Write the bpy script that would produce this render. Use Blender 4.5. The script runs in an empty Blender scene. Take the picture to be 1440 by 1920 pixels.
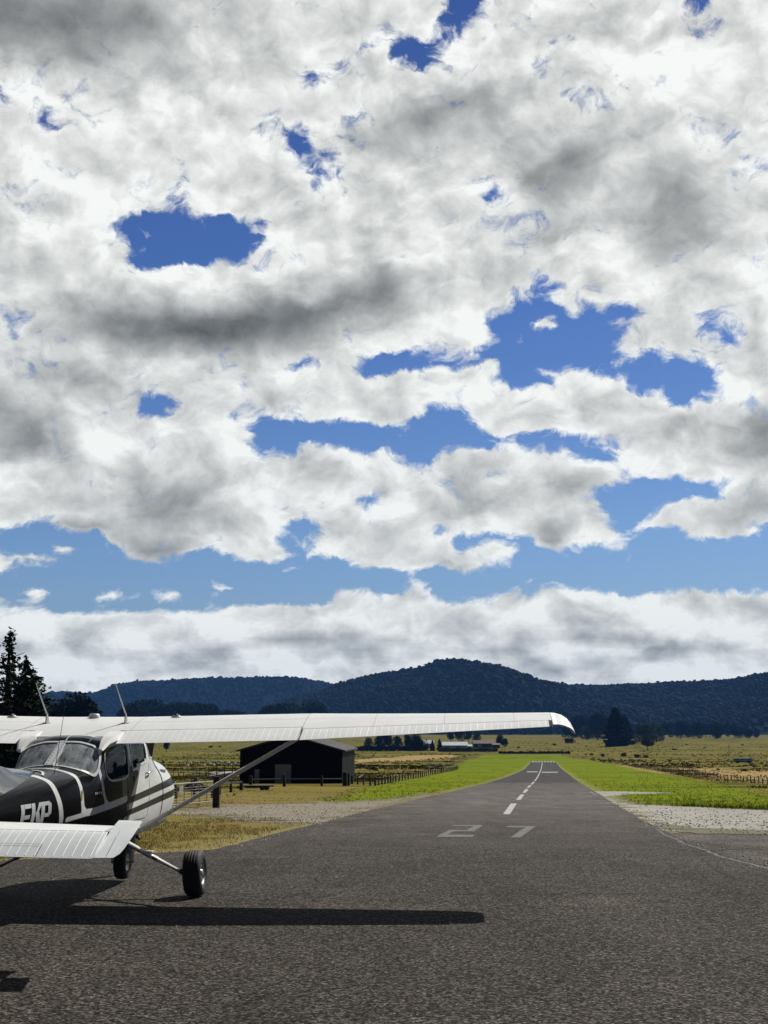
import bpy, bmesh, math, random
import numpy as np
from mathutils import Vector, Matrix
R = math.radians
scene = bpy.context.scene
COL = scene.collection
rng = np.random.default_rng(7)
random.seed(7)

# ------------------------------------------------------------------ camera
F_PX, HOR, CAM_H = 2600.0, 1360.0, 1.965          # focal length in photo pixels, horizon row, eye height
PITCH = math.atan((HOR-960)/F_PX)
cam_d = bpy.data.cameras.new("camera"); cam = bpy.data.objects.new("camera", cam_d); COL.objects.link(cam)
cam.location = (0, 0, CAM_H); cam.rotation_euler = (R(90)+PITCH, 0, 0)
cam_d.sensor_fit = 'VERTICAL'; cam_d.sensor_height = 36.0; cam_d.lens = 36.0*F_PX/1920
cam_d.clip_start = 0.1; cam_d.clip_end = 30000
scene.camera = cam
scene.view_settings.view_transform = 'Standard'; scene.view_settings.look = 'None'
scene.view_settings.exposure = 0.0; scene.view_settings.gamma = 1.0
scene.cycles.max_bounces = 6; scene.cycles.transparent_max_bounces = 10

# ------------------------------------------------------------------ sun
SUN_EL, SUN_AZ = 46.0, 39.5                        # azimuth measured to the right of +Y
sun_d = bpy.data.lights.new("sun", 'SUN'); sun_o = bpy.data.objects.new("sun", sun_d); COL.objects.link(sun_o)
sun_d.energy = 5.0; sun_d.angle = R(0.5); sun_d.color = (1.0, 0.965, 0.90)
sdir = Vector((math.sin(R(SUN_AZ))*math.cos(R(SUN_EL)), math.cos(R(SUN_AZ))*math.cos(R(SUN_EL)), math.sin(R(SUN_EL))))
sun_o.rotation_euler = (-sdir).to_track_quat('-Z', 'Y').to_euler(); sun_o.location = (0, 0, 50)

# ------------------------------------------------------------------ node helpers
class NT:
    def __init__(s, tree): s.t = tree; s.n = tree.nodes; s.l = tree.links
    def _in(s, sock, v):
        if v is None: return
        if isinstance(v, (int, float, tuple, list)):
            sock.default_value = v
        else: s.l.new(v, sock)
    def math(s, op, a, b=None, c=None, clamp=False):
        n = s.n.new('ShaderNodeMath'); n.operation = op; n.use_clamp = clamp
        for i, v in enumerate((a, b, c)):
            s._in(n.inputs[i], v)
        return n.outputs[0]
    def vec(s, op, a, b=None, scale=None):
        n = s.n.new('ShaderNodeVectorMath'); n.operation = op
        s._in(n.inputs[0], a); s._in(n.inputs[1], b)
        if scale is not None: s._in(n.inputs['Scale'], scale)
        return n.outputs['Value'] if op in ('DOT_PRODUCT', 'LENGTH', 'DISTANCE') else n.outputs[0]
    def noise(s, v, scale=1, detail=4, rough=.5, lac=2.0, dist=0, typ='FBM', out=0):
        n = s.n.new('ShaderNodeTexNoise'); n.noise_type = typ
        s._in(n.inputs['Vector'], v)
        n.inputs['Scale'].default_value = scale; n.inputs['Detail'].default_value = detail
        n.inputs['Roughness'].default_value = rough; n.inputs['Lacunarity'].default_value = lac
        n.inputs['Distortion'].default_value = dist
        return n.outputs[out]
    def voro(s, v, scale=1, feat='F1', out='Distance', rand=1.0):
        n = s.n.new('ShaderNodeTexVoronoi'); n.feature = feat; s._in(n.inputs['Vector'], v)
        n.inputs['Scale'].default_value = scale; n.inputs['Randomness'].default_value = rand
        return n.outputs[out]
    def maprange(s, v, a, b, c=0., d=1., smooth=False):
        n = s.n.new('ShaderNodeMapRange'); n.interpolation_type = 'SMOOTHSTEP' if smooth else 'LINEAR'
        s._in(n.inputs['Value'], v); n.inputs['From Min'].default_value = a; n.inputs['From Max'].default_value = b
        n.inputs['To Min'].default_value = c; n.inputs['To Max'].default_value = d
        return n.outputs['Result']
    def mix(s, f, a, b, blend='MIX'):
        n = s.n.new('ShaderNodeMix'); n.data_type = 'RGBA'; n.blend_type = blend
        s._in(n.inputs[0], f); s._in(n.inputs[6], c4(a)); s._in(n.inputs[7], c4(b))
        return n.outputs[2]
    def mixf(s, f, a, b):
        n = s.n.new('ShaderNodeMix'); n.data_type = 'FLOAT'
        s._in(n.inputs[0], f); s._in(n.inputs[2], a); s._in(n.inputs[3], b)
        return n.outputs[0]
    def ramp(s, v, stops):
        n = s.n.new('ShaderNodeValToRGB'); s._in(n.inputs[0], v); e = n.color_ramp.elements
        while len(e) < len(stops): e.new(0.5)
        for el, (p, c) in zip(e, stops): el.position = p; el.color = c4(c)
        return n.outputs[0]
    def attr(s, name, out='Fac'):
        n = s.n.new('ShaderNodeAttribute'); n.attribute_name = name; return n.outputs[out]
    def comb(s, x, y, z):
        n = s.n.new('ShaderNodeCombineXYZ')
        for i, v in enumerate((x, y, z)): s._in(n.inputs[i], v)
        return n.outputs[0]
    def sep(s, v):
        n = s.n.new('ShaderNodeSeparateXYZ'); s.l.new(v, n.inputs[0]); return n.outputs
def c4(c):
    if isinstance(c, (tuple, list)) and len(c) == 3: return (*c, 1.0)
    return c
def px_dir(u, w):
    """world direction of a point of the photograph"""
    c, s = math.cos(PITCH), math.sin(PITCH); X = u-720; Z = -(w-960)
    v = Vector((X, F_PX*c-Z*s, Z*c+F_PX*s)); return v.normalized()
def px_azel(u, w):
    v = px_dir(u, w); return math.atan2(v.x, v.y), math.asin(v.z)

# ------------------------------------------------------------------ world: clear sky with broken cumulus
world = bpy.data.worlds.new("World"); scene.world = world; world.use_nodes = True
# breaks in the cloud (outline, how clear) and the small clouds inside the low clear belt
BREAKS = [([(918,-30),(915,0),(895,45),(850,80),(790,122),(760,136),(735,115),(725,85),(760,78),(800,85),(838,40),(855,-30)],1.),([(540,165),(565,180),(600,152),(640,127),(700,108),(722,62),(705,60),(690,88),(640,108),(610,128),(570,145)],.8),
 ([(535,250),(545,292),(575,308),(590,270),(582,228),(555,230)],.75),([(575,352),(605,352),(626,295),(606,283),(585,318)],.75),([(615,225),(640,250),(655,208),(700,202),(695,180),(660,185)],.6),
 ([(205,440),(230,415),(300,392),(340,388),(370,410),(430,405),(462,430),(512,400),(500,425),(462,460),(442,480),(400,487),(345,480),(290,496),(252,492),(243,470)],1.),
 ([(45,190),(70,183),(102,212),(106,236),(75,240),(50,215)],.5),([(-30,165),(10,165),(12,205),(-30,215)],.6),([(105,320),(135,313),(142,342),(115,337)],.5),([(1143,198),(1165,165),(1202,146),(1190,168),(1165,188),(1155,200)],.75),
 ([(1288,12),(1300,-30),(1348,-30),(1312,14),(1296,38),(1278,58),(1281,30)],1.),([(1378,-30),(1408,-30),(1402,24)],1.),([(898,402),(918,348),(938,350),(932,378),(912,398)],.95),([(878,348),(900,320),(926,325),(905,352)],.42),([(888,452),(922,430),(917,448)],.4),
 ([(1408,288),(1460,300),(1460,332),(1420,330)],.45),
 ([(925,590),(955,605),(985,562),(1020,550),(1050,560),(1080,592),(1110,572),(1150,570),(1195,588),(1165,620),(1133,650),(1140,668),(1180,682),(1215,668),(1262,692),(1310,660),(1328,692),(1332,740),(1300,772),(1268,765),(1240,738),(1200,736),(1150,706),(1100,698),(1050,700),(1000,708),(960,722),(930,702),(952,682),(925,662),(900,672),(870,692),(800,684),(740,692),(728,682),(800,664),(900,654),(945,645),(930,620)],1.),
 ([(1310,575),(1360,585),(1405,620),(1385,645),(1340,640),(1312,620)],.6),([(1000,520),(1060,515),(1080,545),(1020,550)],.35),([(480,717),(520,712),(582,690),(602,680),(590,673),(540,688)],.7),([(668,692),(722,663),(762,680),(722,694)],.7),
 ([(248,748),(300,733),(332,740),(326,768),(290,798),(268,782)],1.),([(280,822),(300,818),(300,830),(285,832)],.4),
 ([(458,792),(480,785),(560,790),(640,787),(720,800),(760,797),(800,790),(830,775),(870,780),(905,812),(945,825),(930,837),(900,832),(880,830),(850,837),(802,846),(794,880),(780,893),(768,855),(720,836),(700,848),(640,846),(620,825),(570,823),(540,845),(510,853),(463,842),(478,820)],1.),
 ([(938,832),(990,820),(1060,817),(1130,828),(1158,848),(1100,846),(1040,842),(980,846),(955,852)],1.),
 ([(1138,898),(1150,932),(1165,925),(1170,898),(1195,898),(1230,905),(1300,914),(1352,904),(1372,918),(1340,941),(1260,936),(1245,952),(1200,967),(1180,987),(1170,1012),(1150,992),(1140,952),(1128,920)],1.),
 ([(663,937),(720,924),(737,936),(690,952)],.75),([(528,987),(560,980),(600,968),(622,975),(610,1002),(560,1022),(518,1012)],.85),([(863,1007),(900,994),(960,1000),(992,1000),(1002,1022),(960,1022),(940,1015),(900,1020),(880,1027),(863,1017)],1.),
 ([(-60,1010),(50,985),(60,973),(110,990),(190,995),(228,1040),(260,1057),(330,1052),(400,1040),(520,1052),(560,1030),(650,1052),(680,1070),(760,1077),(860,1071),(980,1052),(975,1030),(1060,1032),(1190,1026),(1210,998),(1260,1000),(1330,1022),(1370,1026),(1440,1000),(1500,990),(1500,1103),(1200,1109),(1000,1112),(822,1119),(792,1092),(760,1111),(600,1122),(460,1130),(330,1145),(230,1152),(120,1149),(-60,1150)],1.25)]
PUFFS = [[(-60,1038),(60,1042),(110,1018),(146,1010),(132,1032),(95,1058),(40,1062),(-60,1090)],[(33,1117),(80,1098),(108,1116),(70,1124)],[(160,1113),(200,1103),(250,1112),(300,1110),(348,1099),(348,1117),(280,1122),(180,1122)],
 [(372,1097),(400,1076),(443,1090),(432,1104),(385,1104)],[(383,1117),(415,1110),(414,1124),(386,1124)],[(-60,1128),(92,1131),(102,1141),(-60,1142)],[(732,1114),(768,1093),(790,1088),(822,1117)],[(970,640),(1032,578),(1062,575),(1040,612)],[(600,1117),(660,1114),(665,1124),(600,1124)]]
# light and dark parts of the cloud: u, row, half width, half height, change, tilt in degrees
TONES = [(40,10,260,95,-.36,8),(230,60,220,80,-.13,0),(560,592,215,36,-.36,-4),(330,618,200,38,-.30,6),(420,645,150,40,-.16,0),(665,548,90,32,-.24,-12),(180,585,110,50,-.13,0),(50,700,150,100,-.13,0),(840,208,120,30,-.26,-18),(760,265,160,60,-.15,-10),
 (1060,315,75,60,-.24,-40),(1010,430,50,40,-.18,-30),(1270,375,80,90,-.20,-20),(1265,465,95,42,-.18,0),(1180,320,170,110,-.07,0),(728,535,45,40,-.18,0),(75,848,100,52,-.40,25),(85,872,36,26,.32,30),(172,852,42,34,.27,0),(25,900,60,28,.22,10),(60,925,90,10,-.12,5),
 (300,1034,58,26,-.46,10),(160,986,75,14,-.32,8),(312,930,110,40,-.20,-10),(250,962,150,30,-.12,0),(345,970,60,50,-.10,0),(880,912,58,50,-.26,20),(1065,908,35,25,-.14,0),(1032,1000,34,30,-.36,0),(745,1020,80,30,-.09,0),(560,890,60,30,-.07,0),
 (1440,800,45,50,-.40,0),(1400,950,52,32,-.24,-20),(1450,965,40,30,-.12,0),(560,1203,95,10,-.34,2),(440,1212,45,9,-.24,0),(675,1224,65,9,-.24,0),(360,1250,70,6,-.24,0),(540,1262,70,8,-.14,0),(745,1200,32,10,-.22,0),(832,1210,32,9,-.22,0),(950,1222,22,8,-.30,0),
 (1080,1196,130,11,-.18,0),(1200,1240,55,8,-.24,0),(1350,1226,55,10,-.12,0),(100,1216,130,8,-.10,0),(1240,1215,60,10,-.15,0),(1100,1256,60,6,-.12,0),(300,1190,60,20,-.06,0),(260,520,210,24,.07,-4),(820,605,110,45,.06,0),(1040,740,170,40,.06,6),(350,1020,120,12,.05,0),(1290,150,100,60,.04,0),(620,1170,70,18,.07,0),(980,300,120,200,-.04,0)]
def cloud_map():
    """cover (0 clear .. 1 cloud) and tone of the cloud on an azimuth x elevation table"""
    st = 6; U = np.arange(-120, 1561, st); W = np.arange(-60, 1331, st); X, Y = np.meshgrid(U, W); X = X.astype(float); Y = Y.astype(float)
    def pip(P, X, Y):
        ins = np.zeros(X.shape, bool)
        for i in range(len(P)):
            ax, ay = P[i]; bx, by = P[(i+1) % len(P)]; c = ((ay > Y) != (by > Y)) & (X < (bx-ax)*(Y-ay)/((by-ay) if by != ay else 1e-9)+ax); ins ^= c
        return ins
    C = np.ones(X.shape)
    for P, k in BREAKS: m = pip(P, X, Y); C[m] = np.minimum(C[m], 1-2.35*k)
    for P in PUFFS: C[pip(P, X, Y)] = 1.5
    def blur(A, s):
        k = np.exp(-.5*(np.arange(-3*s, 3*s+1)/s)**2); k /= k.sum()
        A = np.pad(A, 3*s, mode='edge'); A = np.apply_along_axis(lambda v: np.convolve(v, k, 'valid'), 0, A); return np.apply_along_axis(lambda v: np.convolve(v, k, 'valid'), 1, A)
    C = blur(C, 1)
    B = np.full(X.shape, .90)
    for u, w, ru, rw, d, a in TONES:
        c_, s_ = math.cos(R(a)), math.sin(R(a)); dx = X-u; dy = Y-w; p = (dx*c_+dy*s_)/ru; q = (-dx*s_+dy*c_)/rw; B += d*np.exp(-(p*p+q*q))
    def look(A, u, w):
        i = np.clip((w-W[0])/st, 0, len(W)-1.001); j = np.clip((u-U[0])/st, 0, len(U)-1.001); i0 = i.astype(int); j0 = j.astype(int); fi = i-i0; fj = j-j0
        return A[i0, j0]*(1-fi)*(1-fj)+A[i0+1, j0]*fi*(1-fj)+A[i0, j0+1]*(1-fi)*fj+A[i0+1, j0+1]*fi*fj
    def to_px(az, el):
        x = np.sin(az)*np.cos(el); y = np.cos(az)*np.cos(el); z = np.sin(el); c, s = math.cos(PITCH), math.sin(PITCH); f = y*c+z*s; return 720+F_PX*x/f, 960-F_PX*(-y*s+z*c)/f
    return C, B, look, to_px
AZ_MAX, EL_MAX, N_ROW, N_COL = R(17.5), R(30.5), 60, 31
def build_world():
    wt = world.node_tree; wt.nodes.clear()
    t = bpy.data.node_groups.new('cloudy_sky', 'ShaderNodeTree'); N = NT(t)
    t.interface.new_socket('Color', in_out='OUTPUT', socket_type='NodeSocketColor'); gout = t.nodes.new('NodeGroupOutput')
    sky = t.nodes.new('ShaderNodeTexSky'); sky.sky_type = 'NISHITA'; sky.sun_disc = False
    sky.sun_elevation = R(SUN_EL); sky.sun_rotation = R(SUN_AZ); sky.air_density = 1.0; sky.dust_density = 0.4; sky.ozone_density = 3.0
    tc = t.nodes.new('ShaderNodeTexCoord'); d = N.vec('NORMALIZE', tc.outputs['Generated'])
    x, y, z = N.sep(d)
    az = N.math('ARCTAN2', x, y); el = N.math('ARCSINE', z)
    k = 1/R(10); ax = N.math('MULTIPLY', az, k); ey = N.math('MULTIPLY', el, k)        # one unit is 10 degrees
    P0 = N.comb(ax, ey, 0)
    low = N.maprange(ey, .25, .60, 1., 0., smooth=True)
    half = N.vec('SUBTRACT', N.noise(P0, scale=4.2, detail=6, rough=.62, out=1), (.5, .5, .5))
    ws = N.mixf(low, .17, .035)
    W1 = N.vec('MULTIPLY', N.vec('SCALE', half, scale=ws), (1, .8, 0))
    PB = N.vec('ADD', P0, W1)
    bx, by, _ = N.sep(PB)
    # the table of masses: rows of elevation, two ramps to a row
    C, B, look, to_px = cloud_map()
    fold = N.math('PINGPONG', N.math('ADD', bx, AZ_MAX*k), 2*AZ_MAX*k)                    # repeats mirrored beyond the frame
    u_ = N.math('DIVIDE', fold, 2*AZ_MAX*k)
    uL = N.math('MULTIPLY', u_, 2.0, clamp=True); uR = N.math('SUBTRACT', N.math('MULTIPLY', u_, 2.0), 1.0, clamp=True); sel = N.math('GREATER_THAN', u_, .5)
    uu = N.mixf(sel, uL, uR)
    def row(el_):
        """one row of the table as its own small group (keeps the building quick)"""
        g = bpy.data.node_groups.new('cloud_row', 'ShaderNodeTree'); G_ = NT(g)
        for nm in ('left', 'right', 'side'): g.interface.new_socket(nm, in_out='INPUT', socket_type='NodeSocketFloat')
        g.interface.new_socket('Color', in_out='OUTPUT', socket_type='NodeSocketColor'); gi = g.nodes.new('NodeGroupInput'); go = g.nodes.new('NodeGroupOutput'); rr = []
        for lo in (True, False):
            a = np.linspace(-AZ_MAX if lo else 0, 0 if lo else AZ_MAX, N_COL); px, py = to_px(a, np.full(N_COL, el_)); c = look(C, px, py); b = look(B, px, py)
            n = g.nodes.new('ShaderNodeValToRGB'); e = n.color_ramp.elements; n.color_ramp.interpolation = 'B_SPLINE'
            for i in range(1, N_COL-1): e.new(i/(N_COL-1))
            for i in range(N_COL): e[i].color = (np.clip(c[i]*.36+.5, 0, 1), np.clip(b[i], 0, 1), 0, 1)
            g.links.new(gi.outputs[0 if lo else 1], n.inputs[0]); rr.append(n.outputs[0])
        g.links.new(G_.mix(gi.outputs[2], rr[0], rr[1]), go.inputs[0])
        n = N.n.new('ShaderNodeGroup'); n.node_tree = g
        for i, v in enumerate((uL, uR, sel)): N.l.new(v, n.inputs[i])
        return n.outputs[0]
    # rows lie closer together near the horizon
    els = [EL_MAX*((i+.5)/N_ROW)**1.18 for i in range(N_ROW)]
    acc = None
    for i, e_ in enumerate(els):
        r_ = row(e_)
        acc = r_ if acc is None else N.mix(N.maprange(by, els[i-1]*k, e_*k, 0, 1), acc, r_)
    cov, tone, _ = N.sep(acc)
    cov = N.math('MULTIPLY', N.math('SUBTRACT', cov, .5), 2.78)
    def fbm(P):
        return N.noise(N.vec('MULTIPLY', P, (1.0, 1.4, 1.0)), scale=2.6, detail=11, rough=.61, lac=2.1, dist=.25)
    PW = N.vec('ADD', P0, N.vec('SCALE', W1, scale=1.2))
    nA = fbm(PW)
    nB = fbm(N.vec('ADD', PW, (.035, .06, 0)))
    nC = N.noise(N.vec('MULTIPLY', N.vec('ADD', PW, (.12, .20, 0)), (1.0, 1.4, 1.0)), scale=2.6, detail=3, rough=.60, lac=2.1, dist=.2)
    def puff(P): return N.noise(N.vec('MULTIPLY', P, (1.0, 1.25, 1.0)), scale=3.4, detail=5, rough=.50, lac=2.1, dist=.35)
    PS = N.vec('ADD', P0, N.vec('SCALE', W1, scale=.45)); sA = puff(PS); sB = puff(N.vec('ADD', PS, (.05, .085, 0)))
    SP = N.vec('MULTIPLY', PW, (1.0, 5.0, 1.0))
    st = N.noise(SP, scale=1.6, detail=7, rough=.6)
    stB = N.noise(N.vec('ADD', SP, (.02, .22, 0)), scale=1.6, detail=7, rough=.6)
    nz = N.mixf(N.math('MULTIPLY', low, .6), nA, st)
    inside = N.maprange(el, R(29), R(34), 1, 0, smooth=True)
    cov = N.mixf(inside, N.math('ADD', N.maprange(el, R(34), R(50), .1, -1.2), 0.0), cov)
    cov = N.math('ADD', cov, N.maprange(N.math('ABSOLUTE', az), R(45), R(80), 0., -1.6, smooth=True))  # cloud thinned out of view at the sides and rear, to cut ambient light
    n2 = N.noise(N.vec('MULTIPLY', N.vec('ADD', P0, N.vec('SCALE', W1, scale=.8)), (1.0, 1.3, 1.0)), scale=7.5, detail=9, rough=.62, lac=2.1, dist=.7)
    n2b = N.noise(N.vec('MULTIPLY', N.vec('ADD', P0, N.vec('ADD', N.vec('SCALE', W1, scale=.8), (.018, .03, 0))), (1.0, 1.3, 1.0)), scale=7.5, detail=6, rough=.55, lac=2.1, dist=.7)
    fray = N.math('MULTIPLY', N.math('SUBTRACT', n2, .5), N.mixf(low, 4.2, 1.2))
    body = N.math('ADD', N.math('MULTIPLY', cov, .80), N.math('MULTIPLY', N.math('MAXIMUM', cov, 0.), .42))
    D = N.math('ADD', N.math('ADD', body, N.mixf(low, -.20, .05)), N.math('ADD', fray, N.math('MULTIPLY', N.math('SUBTRACT', nz, .5), N.mixf(low, 3.6, 1.4))))
    alpha = N.maprange(D, -.60, .60, 0., 1., smooth=True)
    relief = N.math('ADD', N.math('MULTIPLY', N.math('SUBTRACT', nA, nB), .22), N.math('ADD', N.math('MULTIPLY', N.math('SUBTRACT', n2, n2b), .30), N.math('MULTIPLY', N.math('SUBTRACT', sA, sB), .62)))
    relief = N.mixf(low, relief, N.math('ADD', N.math('MULTIPLY', relief, 1.1), N.math('MULTIPLY', N.math('SUBTRACT', st, stB), .40)))
    soft = N.noise(PW, scale=1.1, detail=4, rough=.5)
    relief = N.math('MULTIPLY', relief, N.maprange(tone, .50, .82, .35, 1.0))
    lum = N.math('ADD', N.mixf(inside, .8, tone), relief)
    lum = N.math('ADD', lum, N.math('MULTIPLY', low, .045))
    lum = N.math('ADD', lum, N.math('MULTIPLY', N.math('SUBTRACT', soft, .5), .20))
    lum = N.math('SUBTRACT', lum, N.maprange(D, .25, 1.9, -.05, .03, smooth=True))
    lum = N.maprange(lum, .20, 1.0, .20, .975)
    lin = N.math('POWER', lum, 2.2)
    tintc = N.mix(N.maprange(lum, .45, .85, 1, 0), (1.0, 1.025, 1.0), (.955, 1.01, 1.02))
    cl = N.vec('SCALE', tintc, scale=N.math('MULTIPLY', lin, 10.0))
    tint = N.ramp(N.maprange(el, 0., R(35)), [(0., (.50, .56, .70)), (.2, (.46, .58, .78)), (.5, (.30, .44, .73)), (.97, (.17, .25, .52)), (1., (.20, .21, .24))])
    tint = N.mix(N.maprange(N.math('ABSOLUTE', az), R(40), R(80), 0, 1), tint, (.15, .16, .19))  # sky beside and behind the view is darkened to lower the ambient light
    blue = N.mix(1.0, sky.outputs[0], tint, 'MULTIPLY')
    alpha = N.math('MULTIPLY', alpha, N.maprange(el, R(-1), R(0), 0., 1.))
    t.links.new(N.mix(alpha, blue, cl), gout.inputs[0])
    out = wt.nodes.new('ShaderNodeOutputWorld'); bg = wt.nodes.new('ShaderNodeBackground'); bg.inputs[1].default_value = 0.1
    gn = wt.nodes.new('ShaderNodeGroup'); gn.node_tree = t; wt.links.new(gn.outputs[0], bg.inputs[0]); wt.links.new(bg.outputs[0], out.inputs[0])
build_world()
world.cycles.sampling_method = 'MANUAL'; world.cycles.sample_map_resolution = 256

# ------------------------------------------------------------------ mesh helpers
def mesh_obj(name, V, Fc, mat=None, parent=None, smooth=False, tri=None):
    """V (n,3), Fc list of faces or an (m,k) int array"""
    me = bpy.data.meshes.new(name); V = np.asarray(V, dtype=np.float32)
    if isinstance(Fc, np.ndarray):
        m, k = Fc.shape; me.vertices.add(len(V)); me.vertices.foreach_set('co', V.ravel())
        me.loops.add(m*k); me.loops.foreach_set('vertex_index', Fc.astype(np.int32).ravel())
        me.polygons.add(m); me.polygons.foreach_set('loop_start', np.arange(0, m*k, k, dtype=np.int32))
        me.polygons.foreach_set('loop_total', np.full(m, k, dtype=np.int32)); me.update(calc_edges=True)
    else:
        me.from_pydata([tuple(map(float, v)) for v in V], [], [tuple(f) for f in Fc]); me.update()
    if smooth: me.shade_smooth()
    o = bpy.data.objects.new(name, me); COL.objects.link(o)
    if mat: me.materials.append(mat)
    if parent: o.parent = parent
    return o
def float_attr(o, name, vals):
    a = o.data.attributes.new(name, 'FLOAT', 'POINT'); a.data.foreach_set('value', np.asarray(vals, dtype=np.float32).ravel())
def tag(o, label=None, cat=None, group=None, kind=None):
    if label: o['label'] = label
    if cat: o['category'] = cat
    if group: o['group'] = group
    if kind: o['kind'] = kind
    return o
def empty(name, loc, rz=0, label=None, cat=None, group=None):
    o = bpy.data.objects.new(name, None); COL.objects.link(o); o.location = loc; o.rotation_euler = (0, 0, rz)
    o.empty_display_size = .3
    return tag(o, label, cat, group)
class MB:
    """collects shapes for one mesh"""
    def __init__(s): s.V = []; s.F = []
    def add(s, V, F):
        b = len(s.V); s.V += [tuple(v) for v in V]; s.F += [tuple(i+b for i in f) for f in F]; return s
    def box(s, c, d, rz=0, M=None):
        x, y, z = (q/2 for q in d); V = [Vector((a*x, b*y, e*z)) for a in (-1, 1) for b in (-1, 1) for e in (-1, 1)]
        m = Matrix.Rotation(rz, 3, 'Z') if M is None else M
        V = [m @ v + Vector(c) for v in V]
        return s.add(V, [(0,1,3,2),(4,6,7,5),(0,4,5,1),(2,3,7,6),(0,2,6,4),(1,5,7,3)])
    def tube(s, pts, r, n=10, cap=True, flat=None):
        """round bar along pts; r one radius or one per point; flat=(a,b) makes an ellipse (a along side, b along up)"""
        pts = [Vector(p) for p in pts]; rr = r if isinstance(r, (list, tuple)) else [r]*len(pts); V = []; F = []
        up0 = None
        for i, p in enumerate(pts):
            t = (pts[min(i+1, len(pts)-1)]-pts[max(i-1, 0)]).normalized()
            if up0 is None:
                a = Vector((0, 0, 1)) if abs(t.z) < .9 else Vector((1, 0, 0))
            else: a = up0
            side = t.cross(a).normalized(); up = side.cross(t).normalized(); up0 = up
            fa, fb = flat if flat else (1, 1)
            for k in range(n):
                q = 2*math.pi*k/n; V.append(p+side*math.cos(q)*rr[i]*fa+up*math.sin(q)*rr[i]*fb)
        for i in range(len(pts)-1):
            for k in range(n):
                F.append((i*n+k, i*n+(k+1) % n, (i+1)*n+(k+1) % n, (i+1)*n+k))
        if cap: F.append(tuple(range(n))[::-1]); F.append(tuple((len(pts)-1)*n+k for k in range(n)))
        return s.add(V, F)
    def lathe(s, prof, M, n=32):
        """prof [(r, h)] turned about local z, placed with matrix M"""
        V = []; F = []; m = len(prof)
        for k in range(n):
            q = 2*math.pi*k/n
            for r, h in prof: V.append(M @ Vector((r*math.cos(q), r*math.sin(q), h)))
        for k in range(n):
            for i in range(m-1):
                a = k*m+i; b = ((k+1) % n)*m+i; F.append((a, b, b+1, a+1))
        return s.add(V, F)
    def build(s, name, mat, parent=None, smooth=False):
        return mesh_obj(name, s.V, s.F, mat, parent, smooth)

# ------------------------------------------------------------------ materials
def new_mat(name):
    m = bpy.data.materials.new(name); m.use_nodes = True; N = NT(m.node_tree)
    b = m.node_tree.nodes['Principled BSDF']; return m, N, b
def setp(b, N, **kw):
    names = dict(col='Base Color', rough='Roughness', metal='Metallic', spec='Specular IOR Level', coat='Coat Weight', crough='Coat Roughness', alpha='Alpha', normal='Normal')
    for k, v in kw.items():
        if k == 'col' and isinstance(v, tuple): v = c4(v)
        N._in(b.inputs[names[k]], v)
def bump(N, h, strength=.3, dist=.01):
    n = N.n.new('ShaderNodeBump'); n.inputs['Strength'].default_value = strength; n.inputs['Distance'].default_value = dist
    N.l.new(h, n.inputs['Height']); return n.outputs[0]
def simple(name, col, rough=.5, metal=0., var=.15, scale=3., coat=0., spec=.5, bmp=0, space='Object', fine=1.0):
    m, N, b = new_mat(name); tc = N.n.new('ShaderNodeTexCoord'); v = tc.outputs[space]
    n = N.noise(v, scale=scale, detail=6, rough=.6)
    f = N.maprange(n, .3, .7, 1-var, 1+var)
    cc = N.vec('SCALE', c4(col)[:3], scale=f)
    setp(b, N, col=cc, rough=N.maprange(n, .3, .7, max(rough-.08, .02), min(rough+.08, 1)), metal=metal, coat=coat, spec=spec)
    if bmp: setp(b, N, normal=bump(N, N.noise(v, scale=scale*8, detail=4), .4, bmp))
    return m
M = {}
M['white'] = simple('white_paint', (.80, .80, .775), .38, var=.035, scale=2.5, coat=.1)
M['tail_white'] = simple('white_paint_dull', (.66, .69, .68), .42, var=.05, scale=4, coat=.1)
M['black'] = simple('black_paint', (.010, .011, .013), .18, var=.2, scale=3, coat=.6)
M['rubber'] = simple('rubber', (.016, .016, .017), .75, var=.3, scale=12, bmp=.002)
M['alloy'] = simple('alloy', (.42, .42, .41), .42, metal=.7, var=.12, scale=12)
M['steel'] = simple('dull_steel', (.30, .30, .29), .5, metal=.5, var=.2, scale=9)
M['dark'] = simple('dark_trim', (.015, .015, .016), .5, var=.2)
M['strip'] = simple('white_trim', (.60, .62, .60), .4, var=.06, scale=9)
M['seat'] = simple('seat_cloth', (.05, .055, .05), .9, var=.2, scale=6)
M['tip'] = simple('wing_tip_plastic', (.62, .64, .63), .45, var=.12, scale=6)
M['lamp'] = simple('lamp_glass', (.75, .78, .80), .1, var=.02)
M['line'] = simple('panel_seam', (.16, .165, .16), .6, var=.2)
M['letter'] = simple('letter_white', (.50, .52, .52), .4, var=.05)
M['sticker'] = simple('sticker', (.50, .46, .10), .5, var=.1)
M['chrome'] = simple('handle_metal', (.55, .55, .54), .25, metal=.8, var=.05)
M['roof'] = simple('steel_roofing', (.016, .018, .021), .45, metal=.0, var=.15, scale=.8, space='Object')
M['barnwall'] = simple('barn_cladding', (.0025, .003, .006), .7, spec=.1, var=.25, scale=.7)
M['rollerdoor'] = simple('roller_door', (.24, .26, .29), .5, var=.08, scale=1.5)
M['timber'] = simple('weathered_timber', (.045, .036, .028), .85, var=.35, scale=5)
M['darktimber'] = simple('tarred_timber', (.014, .011, .010), .85, var=.35, scale=5)
M['galv'] = simple('galvanised_steel', (.34, .34, .33), .45, metal=.6, var=.15, scale=6)
M['wire'] = simple('fence_wire', (.16, .155, .15), .5, metal=.5, var=.2)
M['wool'] = simple('sheep_wool', (.56, .53, .46), .95, var=.15, scale=5)
M['woolface'] = simple('sheep_face', (.35, .32, .28), .9, var=.2)
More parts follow.
